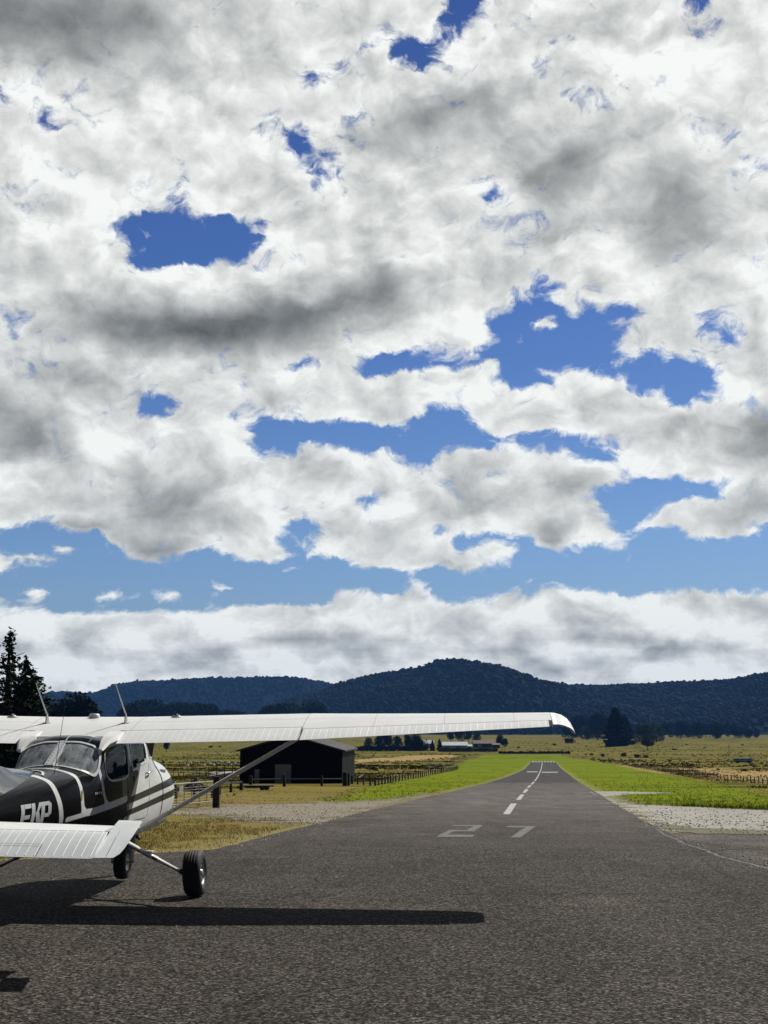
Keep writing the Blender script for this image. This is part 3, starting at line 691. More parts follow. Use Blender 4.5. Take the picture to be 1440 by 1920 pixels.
def hull_grid(side, off=0.):
    Y = HP[:,:,0]; Z = HP[:,:,1]
    V = np.stack([XG, Y*side, Z], -1)
    if off:
        gx = np.gradient(V, axis=0); gt = np.gradient(V, axis=1); n = np.cross(gx, gt)*side
        n /= np.linalg.norm(n, axis=-1, keepdims=True)+1e-9; V = V+n*off
    return V
# outward normals: check the sign once
_t = hull_grid(1, .01)-hull_grid(1); SGN = 1 if _t[200, 40, 1] > 0 else -1
def build_hull():
    nS = len(XS); V = []; F = []
    for s in (1, -1):
        b = len(V); g = hull_grid(s).reshape(-1, 3); V += g.tolist(); idx = np.arange(nS*NP).reshape(nS, NP)+b
        q = np.stack([idx[:-1,:-1], idx[1:,:-1], idx[1:,1:], idx[:-1,1:]], -1)
        if s == 1: q = q[..., ::-1]
        F.append(q[~hole])
    F = np.concatenate(F); V = np.array(V)
    # weld the crown and belly lines
    mid = np.abs(V[:,1]) < 1e-6; V[mid,1] = 0
    fr = mesh_obj('fuselage', V, F, None, plane, smooth=True)
    bm = bmesh.new(); bm.from_mesh(fr.data); bmesh.ops.remove_doubles(bm, verts=bm.verts, dist=1e-5); bmesh.ops.recalc_face_normals(bm, faces=bm.faces); bm.to_mesh(fr.data); bm.free()
    fr.data.shade_smooth()
    co = np.empty(len(fr.data.vertices)*3); fr.data.vertices.foreach_get('co', co); co = co.reshape(-1, 3); X = co[:,0]; Z = co[:,2]
    def band(pts, w):
        d = np.full(X.shape, 9.)
        for (ax, az, wa), (bx, bz, wb) in zip([(*p, w) if len(p) == 2 else p for p in pts[:-1]], [(*p, w) if len(p) == 2 else p for p in pts[1:]]):
            ex, ez = bx-ax, bz-az; t = np.clip(((X-ax)*ex+(Z-az)*ez)/(ex*ex+ez*ez), 0, 1); d = np.minimum(d, np.hypot(X-ax-t*ex, Z-az-t*ez)-(wa+(wb-wa)*t)/2)
        return -d
    b1 = band([(-2.43,1.60),(-2.42,1.42),(-2.38,1.33),(-2.33,1.22),(-2.22,1.0),(-2.1,.6)], .085)
    b2 = band([(-1.90,1.62),(-1.86,1.50),(-1.79,1.43),(-1.77,1.30),(-1.765,1.17),(-1.74,1.09),(-1.66,1.045),(-1.50,1.045),(-.38,1.125)], .075)
    b3 = band([(-1.30,1.55),(-1.25,1.40),(-1.19,1.22),(-1.11,1.12),(-1.0,1.085)], .06)
    b4 = band([(-2.1,1.0),(-1.66,1.03)], .05)
    wpoly = sdf([(.18,1.42),(-.10,1.46),(-.20,1.5),(-.20,1.80),(-.79,1.795),(-.79,2.3),(3,2.3),(3,.2),(-.75,.2),(-.50,.88),(-.34,.925),(-.34,1.125),(-.22,1.125)], X, Z)
    white = np.max([b1, b2, b3, b4, wpoly], 0)
    s1 = band([(-.34,1.095,.075),(1.9,1.225,.095),(2.5,1.26,.10)], .08); s2 = band([(-.34,.955,.065),(1.64,1.06,.085),(2.5,1.10,.09)], .08)
    dark = np.minimum(np.maximum(s1, s2), X+.34)
    grey = sdf([(-.36,1.13),(-.36,1.47),(-.15,1.47),(.18,1.425),(-.21,1.135)], X, Z)
    pale = sdf([(-.55,1.40),(-.56,1.27),(-.535,1.17),(-.49,1.13),(-.40,1.135),(-.36,1.17),(-.36,1.42)], X, Z)
    for n, a in (('white', white), ('dark', dark), ('grey', grey), ('pale', pale)): float_attr(fr, n, a)
    m, N, b = new_mat('hull_paint'); tc = N.n.new('ShaderNodeTexCoord'); v = tc.outputs['Object']
    st = lambda a: N.maprange(N.attr(a), -.004, .004, 0, 1)
    dirt = N.noise(N.vec('MULTIPLY', v, (1.5, 1.5, 4)), scale=2, detail=7, rough=.65)
    k = N.maprange(dirt, .35, .75, 1.04, .80)
    c = N.mix(st('pale'), (.006, .0065, .008), (.20, .20, .185)); c = N.mix(st('grey'), c, (.085, .085, .072))
    c = N.mix(st('white'), c, (.70, .71, .685)); c = N.mix(st('dark'), c, (.050, .048, .038)); c = N.vec('SCALE', c, scale=k)
    wob = N.noise(v, scale=2.2, detail=3)
    setp(b, N, col=c, rough=N.maprange(dirt, .3, .7, .17, .30), coat=N.maprange(N.sep(v)[2], 1.30, 1.42, 0., .45), crough=.10, spec=.02, normal=bump(N, wob, .35, .02))
    fr.data.materials.append(m)
    return fr
fus = build_hull()
def glass_mat(name, tint, haze, hcol=(.30, .33, .33), refl=.5):
    m, N, b = new_mat(name); nt = m.node_tree; N.n.remove(b); out = N.n['Material Output'] if 'Material Output' in N.n else N.n.new('ShaderNodeOutputMaterial')
    tr = N.n.new('ShaderNodeBsdfTransparent'); tr.inputs[0].default_value = c4(tint)
    gl = N.n.new('ShaderNodeBsdfGlossy'); gl.inputs['Roughness'].default_value = .03; gl.inputs[0].default_value = (1, 1, 1, 1)
    fz = N.n.new('ShaderNodeFresnel'); fz.inputs[0].default_value = 1.5
    df = N.n.new('ShaderNodeBsdfDiffuse'); df.inputs[0].default_value = c4(hcol)
    tc = N.n.new('ShaderNodeTexCoord'); v = tc.outputs['Object']
    s = N.noise(N.vec('MULTIPLY', v, (2, 5, 2)), scale=2.2, detail=6, rough=.65, dist=.6)
    wv = N.noise(v, scale=1.6, detail=2)
    bn = bump(N, wv, .5, .05); N.l.new(bn, gl.inputs['Normal'])
    m1 = N.n.new('ShaderNodeMixShader'); N._in(m1.inputs[0], N.maprange(s, .35, .75, haze*.3, haze*1.7)); N.l.new(tr.outputs[0], m1.inputs[1]); N.l.new(df.outputs[0], m1.inputs[2])
    m2 = N.n.new('ShaderNodeMixShader'); N._in(m2.inputs[0], N.math('MULTIPLY', fz.outputs[0], refl, clamp=True)); N.l.new(m1.outputs[0], m2.inputs[1]); N.l.new(gl.outputs[0], m2.inputs[2])
    N.l.new(m2.outputs[0], out.inputs[0]); return m
M['glass_rear'] = glass_mat('rear_glazing', (.42, .46, .46), .62, (.40, .43, .44), .5); M['glass'] = glass_mat('side_glazing', (.22, .32, .26), .02, refl=.28)
def dilate(m):
    d = m.copy(); d[1:] |= m[:-1]; d[:-1] |= m[1:]; d[:,1:] |= m[:,:-1]; d[:,:-1] |= m[:,1:]; return d
def pane(name, key, side, mat, both=False):
    V = []; F = []; msk = dilate(holes[key])
    for s in ((1, -1) if both else (side,)):
        g = hull_grid(s, -.006*SGN).reshape(-1, 3); b = len(V); V += g.tolist(); idx = np.arange(len(g)).reshape(len(XS), NP)+b
        q = np.stack([idx[:-1,:-1], idx[1:,:-1], idx[1:,1:], idx[:-1,1:]], -1)
        if s == 1: q = q[..., ::-1]
        F.append(q[msk])
    F = np.concatenate(F); V = np.array(V); u = np.unique(F); mp = np.zeros(len(V), int); mp[u] = np.arange(len(u))
    return mesh_obj(name, V[u], mp[F], mat, fus, smooth=True)
def ribbon(name, pts, side, w, mat, parent, off=.006, closed=False, thick=.006, both=False):
    """raised strip along (x, t) points of the hull; w is its width"""
    mb = MB()
    pp = []
    P = list(pts)+([pts[0]] if closed else [])
    for a, b in zip(P[:-1], P[1:]):
        k = max(1, int(math.hypot(b[0]-a[0], (b[1]-a[1])*.12)/.03))
        for i in range(k): pp.append((a[0]+(b[0]-a[0])*i/k, a[1]+(b[1]-a[1])*i/k))
    if not closed: pp.append(P[-1])
    # round off the corners
    for _ in range(2):
        q = list(pp); n = len(pp)
        for i in range(n):
            if not closed and i in (0, n-1): continue
            a, c = pp[i-1], pp[(i+1) % n]; q[i] = ((a[0]+2*pp[i][0]+c[0])/4, (a[1]+2*pp[i][1]+c[1])/4)
        pp = q
    for s in ((1, -1) if both else (side,)):
        S = [surf(x, t, s, 0) for x, t in pp]; O = [surf(x, t, s, off) for x, t in pp]; n = len(S); V = []; F = []
        for i in range(n):
            a, c = S[i-1] if (i or closed) else S[0], S[(i+1) % n] if (i < n-1 or closed) else S[-1]
            tg = (c-a).normalized(); nm = (O[i]-S[i]).normalized(); sd = tg.cross(nm).normalized()*w/2
            V += [O[i]-sd, O[i]+sd, O[i]+sd-nm*(thick+off), O[i]-sd-nm*(thick+off)]
        m = n if closed else n-1
        for i in range(m):
            j = (i+1) % n
            for k in range(4): F.append((i*4+k, i*4+(k+1) % 4, j*4+(k+1) % 4, j*4+k))
        mb.add(V, F)
    return mb.build(name, mat, parent, smooth=False)
pn = pane('rear_window', 'rear', 1, M['glass_rear'], both=True)
def open_rear(p): return [q for q in p if q[1] <= 7.0] 
rr = [(x, min(t, 7.0)) for x, t in W_REAR]
f = ribbon('window_frame', rr, 1, .034, M['strip'], pn, both=True)
mb = MB()
for i in range(2):
    pass
Vs = []
top = surf(-1.09, 6.999, 1, .008); bot = surf(-1.575, 6.999, 1, .008)
mb.add([(top.x+.01, -.042, top.z+.004), (top.x+.01, .042, top.z+.004), (bot.x, .052, bot.z+.004), (bot.x, -.052, bot.z+.004),
        (top.x+.01, -.042, top.z-.02), (top.x+.01, .042, top.z-.02), (bot.x, .052, bot.z-.02), (bot.x, -.052, bot.z-.02)], [(0,1,2,3),(4,7,6,5),(0,4,5,1),(1,5,6,2),(2,6,7,3),(3,7,4,0)])
mb.build('centre_strip', M['strip'], pn)
mb = MB()
for i in range(9):
    p = top.lerp(bot, (i+.5)/9)
    mb.lathe([(0, .006), (.004, .006), (.006, 0)], Matrix.Translation((p.x, -.028, p.z+.004)), 8)
    mb.lathe([(0, .006), (.004, .006), (.006, 0)], Matrix.Translation((p.x, .028, p.z+.004)), 8)
tag(mb.build('screw', M['steel'], pn), kind='stuff')
for s in (-1, 1):
    for key, nm in (('side', 'side_window'), ('door', 'door_window'), ('vent', 'quarter_window')):
        w = pane(nm, key, s, M['glass'])
        ribbon('window_frame', wins[key], s, .022 if key != 'vent' else .018, M['strip'] if key != 'side' else M['steel'], w, closed=True)
ws = pane('windscreen', 'shield', 1, M['glass'], both=True)
ribbon('window_frame', [(x, min(t, 7.)) for x, t in W_SHIELD], 1, .03, M['strip'], ws, both=True)
# dark strips: rear edge of the door, cowl joint
for s in (-1, 1):
    ribbon('door_seam', [(-.30, t_of_z(-.3, z)) for z in (1.76, 1.5, 1.2, .95, .86)], s, .030, M['dark'], fus)
    ribbon('door_seam', [(.68, t_of_z(.68, z)) for z in (1.50, 1.2, .92)]+[(.60, t_of_z(.6, .86)), (-.28, t_of_z(-.28, .86))], s, .008, M['line'], fus, off=.003)
    ribbon('hose', [(1.10, t_of_z(1.1, 1.53)), (1.28, t_of_z(1.28, 1.42)), (1.40, t_of_z(1.4, 1.30)), (1.42, t_of_z(1.42, 1.1)), (1.40, t_of_z(1.4, .9)), (1.36, t_of_z(1.36, .72))], s, .022, M['dark'], fus)
    h = MB(); a = surf(.50, t_of_z(.5, 1.385), s, .0); b = surf(.72, t_of_z(.72, 1.40), s, .0)
    h.tube([a, a+Vector((.02, s*.035, 0)), b+Vector((-.02, s*.035, 0)), b], .010, 8); h.build('door_handle', M['chrome'], fus, True)
    # fuel selector lock and keyhole plate
    q = surf(-.05, t_of_z(-.05, 1.33), s, .004); MB().box((q.x, q.y, q.z), (.03, .012, .07)).build('lock_plate', M['dark'], fus)
    # cowl marks
    for i, (x0, ww, hh, zz) in enumerate(((1.46,.05,.035,1.385),(1.52,.05,.06,1.37),(1.58,.035,.06,1.365),(1.63,.045,.06,1.36),(1.69,.04,.06,1.36),(1.75,.045,.06,1.36))):
        q = surf(x0, t_of_z(x0, zz), s, .002); MB().box((q.x, q.y, q.z), (ww*.75, .006, hh)).build('cowl_mark', M['steel'], fus)
    for i in range(4):
        q = surf(-1.42+i*.05, t_of_z(-1.42+i*.05, 1.235), s, .002); MB().box((q.x, q.y, q.z), (.032, .004, .022)).build('small_marking', M['letter'], fus)
    q = surf(-1.765, t_of_z(-1.765, 1.24), s, .006); MB().add([(q.x-.035, q.y, q.z-.06), (q.x+.035, q.y, q.z-.06), (q.x, q.y, q.z+.06), (q.x-.035, q.y-s*.006, q.z-.06), (q.x+.035, q.y-s*.006, q.z-.06), (q.x, q.y-s*.006, q.z+.06)], [(0,1,2),(3,5,4),(0,3,4,1),(1,4,5,2),(2,5,3,0)]).build('warning_sticker', M['sticker'], fus)
# registration letters E K P, bold and condensed, laid on the tail side
LET = {'E': [[(0,0),(.09,0),(.09,1),(0,1)], [(.09,0),(.26,0),(.26,.17),(.09,.17)], [(.09,.42),(.235,.42),(.235,.58),(.09,.58)], [(.09,.83),(.26,.83),(.26,1),(.09,1)]],
       'K': [[(0,0),(.09,0),(.09,1),(0,1)], [(.20,0),(.30,0),(.175,.72),(.09,.62)], [(.09,.50),(.155,.58),(.29,1),(.195,1)]],
       'P': [[(0,0),(.09,0),(.09,1),(0,1)], [(.09,.84),(.235,.84),(.215,1),(.09,1)], [(.09,.38),(.215,.38),(.235,.54),(.09,.54)], [(.18,.54),(.235,.42),(.235,.96),(.18,.84)], [(.235,.42),(.265,.50),(.265,.88),(.235,.96)]]}
def letter(ch, x0, s):
    mb = MB(); H = .240; z0 = .965; sc = .82
    for k, poly in enumerate(LET[ch]):
        q = [Vector((*p, 0)) for p in poly]; nu, nv = 3, 9; V = []; F = []
        for i in range(nv+1):
            for j in range(nu+1):
                a = q[0].lerp(q[1], j/nu); b = q[3].lerp(q[2], j/nu); p = a.lerp(b, i/nv)
                uu = p.x*sc if s < 0 else (.27-p.x)*sc; x = x0+uu
                V.append(surf(x, t_of_z(x, z0+p.y*H+(x+3.1)*.015), s, .006+.0006*k))
        for i in range(nv):
            for j in range(nu): c = i*(nu+1)+j; F.append((c, c+1, c+nu+2, c+nu+1))
        mb.add(V, F)
    return mb.build('registration_letter', M['letter'], fus)
for s in (-1, 1):
    xs_ = (-3.17, -2.94, -2.73) if s < 0 else (-2.73, -2.94, -3.17)
    for ch, x0 in zip('EKP', xs_): letter(ch, x0, s)

# wing -------------------------------------------------------------------------------------
def naca(n=26, m=.024, p=.4, th=.12):
    b = np.linspace(0, math.pi, n); x = (1-np.cos(b))/2
    yt = 5*th*(.2969*np.sqrt(x)-.1260*x-.3516*x**2+.2843*x**3-.1036*x**4)
    yc = np.where(x < p, m/p**2*(2*p*x-x**2), m/(1-p)**2*((1-2*p)+2*p*x-x**2)); return x, yc+yt, yc-yt
def wing_geo(y):
    y = abs(y); k = max(0, (y-2.6)/(5.42-2.6)); c = 1.63+(1.12-1.63)*k; xte = -.96+.39*k
    zte = 1.755+.019*(min(max(y, .5), 2.6)-.5)+(1.945-1.795)*k; inc = 8-3*k if y > 2.6 else 8.0
    return c, xte, zte, R(inc)
def wpt(y, f, up, off=0., dz=0.):
    """point of the wing: f chord fraction from the leading edge, up True for the upper skin"""
    c, xte, zte, inc = wing_geo(y)
    x, u, l = naca(60); h = float(np.interp(f, x, u if up else l))+ (off/c)*(1 if up else -1)
    X = (1-f)*c; Z = h*c; return Vector((xte+X*math.cos(inc)-Z*math.sin(inc), y, zte+X*math.sin(inc)+Z*math.cos(inc)+dz))
def wing_section(y, f0, f1, n=22):
    fs = [f0+(f1-f0)*(1-math.cos(math.pi*i/n))/2 for i in range(n+1)] if f0 == 0 else [f0+(f1-f0)*i/n for i in range(n+1)]
    up = [wpt(y, f, True) for f in fs]; lo = [wpt(y, f, False) for f in fs]
    return up[::-1]+lo[(1 if f0 == 0 else 0):]
def wing_block(name, y0, y1, f0, f1, mat, parent, ny=6, n=22, smooth=True):
    mb = MB(); V = []; F = []
    for i in range(ny+1):
        V += wing_section(y0+(y1-y0)*i/ny, f0, f1, n)
    m = len(V)//(ny+1)
    for i in range(ny):
        for k in range(m): F.append((i*m+k, i*m+(k+1) % m, (i+1)*m+(k+1) % m, (i+1)*m+k))
    F.append(tuple(range(m))); F.append(tuple(ny*m+k for k in range(m))[::-1])
    mb.add(V, F); o = mb.build(name, mat, parent); 
    bm = bmesh.new(); bm.from_mesh(o.data); bmesh.ops.recalc_face_normals(bm, faces=bm.faces); bm.to_mesh(o.data); bm.free()
    if smooth:
        for p in o.data.polygons: p.use_smooth = len(p.vertices) == 4
        try: o.data.set_sharp_from_angle(angle=R(35))
        except Exception: pass
    return o
def bead_strip(mb, pts, w, h, nrm=None):
    """raised bead: triangular ridge along pts"""
    V = []; F = []
    for i, p in enumerate(pts):
        sd = Vector((0, 1, 0))*w/2; V += [p-sd-Vector((0, 0, .001)), p+Vector((0, 0, h)), p+sd-Vector((0, 0, .001))]
    for i in range(len(pts)-1):
        a = i*3; F += [(a, a+1, a+4, a+3), (a+1, a+2, a+5, a+4)]
    mb.add(V, F)
HF, HA = .735, .775                                      # hinge lines of flap and aileron
wc = wing_block('wing_centre_section', -.50, .50, 0, .86, M['white'], plane, 4)
for s in (-1, 1):
    w = wing_block('wing', s*.502, s*2.60, 0, HF-.004, M['white'], plane, 6)
    w2 = wing_block('outer_wing_panel', s*2.602, s*5.42, 0, HA-.004, M['white'], w, 8)
    fl = wing_block('flap', s*.56, s*2.585, HF, .998, M['white'], w, 4, 8)
    al = wing_block('aileron', s*2.615, s*5.38, HA, .998, M['white'], w, 6, 8)
    for part, y0, y1, f0 in ((fl, .60, 2.56, HF), (al, 2.66, 5.34, HA)):
        mb = MB(); k = int((y1-y0)/.0765)
        for i in range(k+1):
            y = y0+(y1-y0)*i/k
            for up in (True, False):
                pts = [wpt(s*y, f0+(.985-f0)*j/3+.004, up, .0005) for j in range(4)]
                if up: bead_strip(mb, pts, .011, .0014)
        mb.build('stiffening_bead', M['white'], part)
    # fairing block beside the flap root
    # seams and rivet lines on the upper skin
    mb = MB()
    def seam_line(a, b, w_=.005, n=24):
        V = []; F = []
        for i in range(n+1):
            y = a[0]+(b[0]-a[0])*i/n; f = a[1]+(b[1]-a[1])*i/n; p = wpt(s*y, f, True, .0012); V.append(p)
            d = Vector((w_, 0, 0)) if abs(b[0]-a[0]) > .3 else Vector((0, w_, 0)); V.append(p+d)
        for i in range(n): F.append((i*2, i*2+1, i*2+3, i*2+2))
        mb.add(V, F)
    seam_line((.5, .50), (2.6, .50)); seam_line((2.6, .50), (5.40, .50), .004); seam_line((.62, .10), (.62, HF), .004); seam_line((2.60, .05), (2.60, HF), .004)
    seam_line((1.45, .28), (2.4, .28), .003); seam_line((.5, HF-.01), (2.6, HF-.01), .006); seam_line((2.6, HA-.01), (5.4, HA-.01), .005)
    for yy in (3.4, 4.2, 5.0): seam_line((yy, .05), (yy, HA), .003)
    mb.build('skin_seam', M['line'], w)
    mb = MB()
    for k in range(60):
        y = .62+k*.08
        for f_ in (.47, .12):
            p = wpt(s*y, f_, True, .0); mb.lathe([(0, .0022), (.003, .0018), (.0045, 0)], Matrix.Translation(p), 6)
    tag(mb.build('rivet', M['tail_white'], w), kind='stuff')
    # fuel cap
    p = wpt(s*1.00, .30, True); mb = MB(); mb.lathe([(0, .022), (.035, .022), (.042, .012), (.055, .010), (.07, 0)], Matrix.Translation(p), 20); mb.box(p+Vector((0, 0, .03)), (.06, .012, .016)); mb.build('fuel_cap', M['steel'], w)
    # blade and whip aerial above the cabin
    p = wpt(s*.47, .52, True); a = MB()
    a.add([(p.x-.035, p.y-.006, p.z), (p.x+.09, p.y-.006, p.z), (p.x+.02, p.y-.006, p.z+.11), (p.x-.02, p.y-.006, p.z+.11), (p.x-.035, p.y+.006, p.z), (p.x+.09, p.y+.006, p.z), (p.x+.02, p.y+.006, p.z+.11), (p.x-.02, p.y+.006, p.z+.11)],
          [(0,1,2,3),(4,7,6,5),(0,4,5,1),(1,5,6,2),(2,6,7,3),(3,7,4,0)]); an = a.build('aerial', M['steel'], plane)
    MB().lathe([(0, .006), (.03, .005), (.06, 0)], Matrix.Translation(p+Vector((.03, 0, .001))), 16).build('base_plate', M['steel'], an)
    MB().tube([p+Vector((0, 0, .10)), p+Vector((-.075, .045, .27)), p+Vector((-.17, .09, .46))], [.0085, .0065, .0035], 8).build('rod', M['strip'], an)
    # moulded tip, drooping
    V = []; F = []; n = 14; m = 0
    for i, (dy, k, drop, sh) in enumerate(((0, 1, 0, 0), (.06, .97, .002, .0), (.13, .90, .018, .02), (.19, .80, .048, .05), (.222, .66, .080, .09), (.243, .50, .112, .13), (.252, .36, .135, .17))):
        fs = [(1-math.cos(math.pi*j/n))/2 for j in range(n+1)]; c, xte, zte, inc = wing_geo(5.42)
        up = [wpt(s*5.42, f*.93, True) for f in fs]; lo = [wpt(s*5.42, f*.93, False) for f in fs]; P = up[::-1]+lo[1:]; m = len(P)
        cx = xte+c*.45; cz = zte+c*.45*math.sin(inc)+.03
        for q in P: V.append(Vector((cx+(q.x-cx)*(k*.55+.45)-sh*.6, s*(5.425+dy), cz+(q.z-cz)*k-drop)))
    L_ = len(V)//m
    for i in range(L_-1):
        for k in range(m): F.append((i*m+k, i*m+(k+1) % m, (i+1)*m+(k+1) % m, (i+1)*m+k))
    F.append(tuple((L_-1)*m+k for k in range(m))); F.append(tuple(range(m)))
    tp = MB().add(V, F).build('wing_tip', M['tip'], w, smooth=True)
    e = Vector((.12, s*5.635, 1.975)); MB().lathe([(0, .05), (.018, .045), (.027, .025), (.028, 0), (.022, -.03), (0, -.035)], Matrix.Translation(e) @ Matrix.Rotation(R(90), 4, 'Y'), 16).build('navigation_light', M['lamp'], tp, True)
    # lift strut
    lo_ = Vector((.30, s*.515, .715)); hi_ = Vector((.24, s*2.46, 1.815))
    st = MB(); st.tube([lo_, lo_.lerp(hi_, .5), hi_], .042, 14, flat=(1.0, .62)).build('lift_strut', M['white'], plane, True)
    so = [o for o in plane.children if o.name.startswith('lift_strut')][-1]
    for k in (.0, .20, .235): 
        c_ = lo_.lerp(hi_, k); d = (hi_-lo_).normalized()
        MB().tube([c_-d*(.05 if k == 0 else .007), c_+d*(.05 if k == 0 else .007)], .050 if k == 0 else .045, 14, flat=(1.0, .66)).build('strut_cuff', M['strip'], so)
    # main gear: sprung leg, step, wheel
    g0 = Vector((-.03, s*.36, .665)); g1 = Vector((0, s*1.125, .275))
    leg = MB(); leg.tube([g0, g0.lerp(g1, .4), g1], [.062, .050, .034], 12, flat=(1.0, .50)); lg = leg.build('main_gear_leg', M['white'], plane, True)
    MB().tube([Vector((-.06, s*.34, .70)), Vector((-.04, s*.47, .62))], [.11, .075], 14, flat=(1., .75)).build('leg_fairing', M['white'], lg, True)
    stp = g0.lerp(g1, .52); MB().box(stp+Vector((-.02, 0, .045)), (.13, .085, .010)).box(stp+Vector((0, 0, .018)), (.05, .02, .05)).build('step', M['strip'], lg)
    bk = g0.lerp(g1, .60); d = (g1-g0).normalized(); MB().tube([bk-d*.03, bk+d*.03], .05, 12, flat=(1.02, .56)).build('leg_clamp', M['steel'], lg)
    MB().tube([g0+Vector((-.055, 0, -.01)), g0.lerp(g1, .5)+Vector((-.055, 0, -.02)), g1+Vector((-.04, 0, 0))], .006, 6).build('brake_line', M['dark'], lg)
    MB().tube([g1-d*.02, Vector((0, s*1.22, .245))], .030, 12).box((0, s*1.165, .23), (.10, .03, .12)).build('axle', M['dark'], lg)
    def wheel(name, c, r, w_, s, parent, camber=0):
        Mx = Matrix.Translation(c) @ Matrix.Rotation(R(-90*s+camber), 4, 'X')
        e = empty(name, (0, 0, 0)); e.parent = parent
        rr_ = r*.52; prof = []
        for i in range(25):
            a = -math.pi*.5+math.pi*i/24*1.0; q = i/24*2*math.pi
        prof = [(rr_, -w_*.40), (rr_*1.10, -w_*.46), (r*.74, -w_*.505), (r*.88, -w_*.47), (r*.955, -w_*.38), (r*.985, -w_*.28), (r*.985, -w_*.262), (r*.972, -w_*.25), (r*.972, -w_*.225), (r*.992, -w_*.215), (r*.998, -w_*.10), (r*.982, -w_*.085), (r*.982, -w_*.06), (r, -w_*.05),
                (r, w_*.05), (r*.982, w_*.06), (r*.982, w_*.085), (r*.998, w_*.10), (r*.992, w_*.215), (r*.972, w_*.225), (r*.972, w_*.25), (r*.985, w_*.262), (r*.985, w_*.28), (r*.955, w_*.38), (r*.88, w_*.47), (r*.74, w_*.505), (rr_*1.10, w_*.46), (rr_, w_*.40)]
        MB().lathe(prof, Mx, 56).build('tyre', M['rubber'], e, True)
        mb = MB(); mb.lathe([(rr_*1.01, -w_*.41), (rr_*.93, -w_*.42), (rr_*.88, -w_*.30), (rr_*.5, -w_*.22), (rr_*.5, w_*.18), (rr_*.80, w_*.20), (rr_*.90, w_*.36), (rr_*.94, w_*.43), (rr_*1.01, w_*.42)], Mx, 40)
        mb.lathe([(rr_*.5, w_*.18), (rr_*.34, w_*.20), (rr_*.30, w_*.40), (rr_*.22, w_*.44), (0, w_*.44)], Mx, 28)
        for k in range(6):
            q = k*math.pi/3; p0 = Mx @ Vector((rr_*.32*math.cos(q), rr_*.32*math.sin(q), w_*.26)); p1 = Mx @ Vector((rr_*.86*math.cos(q), rr_*.86*math.sin(q), w_*.30)); mb.tube([p0, p1], [.016, .013], 8)
        mb.build('rim', M['alloy'], e, True); return e
    wheel('main_wheel', Vector((0, s*1.285, .262)), .262, .215, s, plane, 3*s)
    # horizontal tail
def tail_sec(x0, x1, y, z0, z1, th, n=8):
    """thin symmetrical section from leading x0,z0 to trailing x1,z1"""
    up = []; lo = []
    for i in range(n+1):
        f = (1-math.cos(math.pi*i/n))/2; h = th*(math.sin(math.pi*min(1, f*1.0)**.7)); x = x0+(x1-x0)*f; z = z0+(z1-z0)*f
        up.append(Vector((x, y, z+h/2))); lo.append(Vector((x, y, z-h/2)))
    return up+lo[::-1][1:-1]
def loft_secs(name, secs, mat, parent, smooth=True):
    V = []; F = []; m = len(secs[0])
    for q in secs: V += q
    for i in range(len(secs)-1):
        for k in range(m): F.append((i*m+k, i*m+(k+1) % m, (i+1)*m+(k+1) % m, (i+1)*m+k))
    F.append(tuple(range(m))); F.append(tuple((len(secs)-1)*m+k for k in range(m))[::-1])
    o = MB().add(V, F).build(name, mat, parent); bm = bmesh.new(); bm.from_mesh(o.data); bmesh.ops.recalc_face_normals(bm, faces=bm.faces); bm.to_mesh(o.data); bm.free()
    if smooth:
        for p in o.data.polygons: p.use_smooth = len(p.vertices) == 4
        try: o.data.set_sharp_from_angle(angle=R(35))
        except Exception: pass
    return o
def zh(y): return 1.108-.018*abs(y)
def elz(y, x):                                            # elevator plane, drooped about its hinge at x=-4.70
    a = abs(y); slope = .40+.0*a; return zh(y)-(-4.70-x)*slope
for s in (-1, 1):
    stab = loft_secs('horizontal_stabiliser', [tail_sec(-3.98-.14*(y-.1)/1.4, -4.70, s*y, zh(y)-.004, zh(y), .058-.014*y) for y in (.05, .5, 1.0, 1.46)], M['white'], plane)
    ye = (.12, .6, 1.1, 1.48); elv = loft_secs('elevator', [tail_sec(-4.705, -5.15+.0*y, s*y, elz(y, -4.705)+.0, elz(y, -5.15), .040) for y in ye]+[tail_sec(-4.705, -5.135, s*1.50, elz(1.5, -4.705), elz(1.5, -5.135), .034)], M['tail_white'], plane)
    loft_secs('horn_balance', [tail_sec(-4.36, -5.135, s*1.502, zh(1.5)+.07, elz(1.5, -5.135), .036), tail_sec(-4.36, -5.125, s*1.66, zh(1.66)+.07, elz(1.66, -5.125), .030), tail_sec(-4.37, -5.06, s*1.695, zh(1.69)+.068, elz(1.69, -5.06), .016), tail_sec(-4.38, -4.98, s*1.71, zh(1.7)+.065, elz(1.7, -4.98), .006)], M['tail_white'], elv)
    mb = MB()
    for i in range(18):
        y = .17+i*.0765
        if y > 1.5: break
        bead_strip(mb, [Vector((x, s*y, elz(y, x)+h)) for x, h in ((-4.73, .0185), (-4.80, .021), (-4.93, .020), (-5.03, .014), (-5.13, .004))], .010, .0014)
    mb.build('stiffening_bead', M['white'], elv)
    mb = MB()
    mb.add([Vector((x, s*y, elz(y, x)+.0255)) for x, y in ((-4.985, .12), (-4.985, 1.03), (-4.99, 1.03), (-4.99, .12))], [(0,1,2,3)])
    mb.add([Vector((x, s*y, elz(y, x)+h)) for x, y, h in ((-4.985, 1.03, .0255), (-5.15, 1.03, .006), (-5.15, 1.035, .006), (-4.985, 1.035, .0255))], [(0,1,2,3)])
    if s < 0: mb.build('trim_tab_seam', M['line'], elv)
    mb = MB(); mb.add([Vector((x, s*y, elz(y, x)+h)) for x, y, h in ((-4.72, 1.60, .013), (-5.12, 1.60, .008), (-5.12, 1.603, .008), (-4.72, 1.603, .013))], [(0,1,2,3)]).build('skin_seam', M['line'], elv)
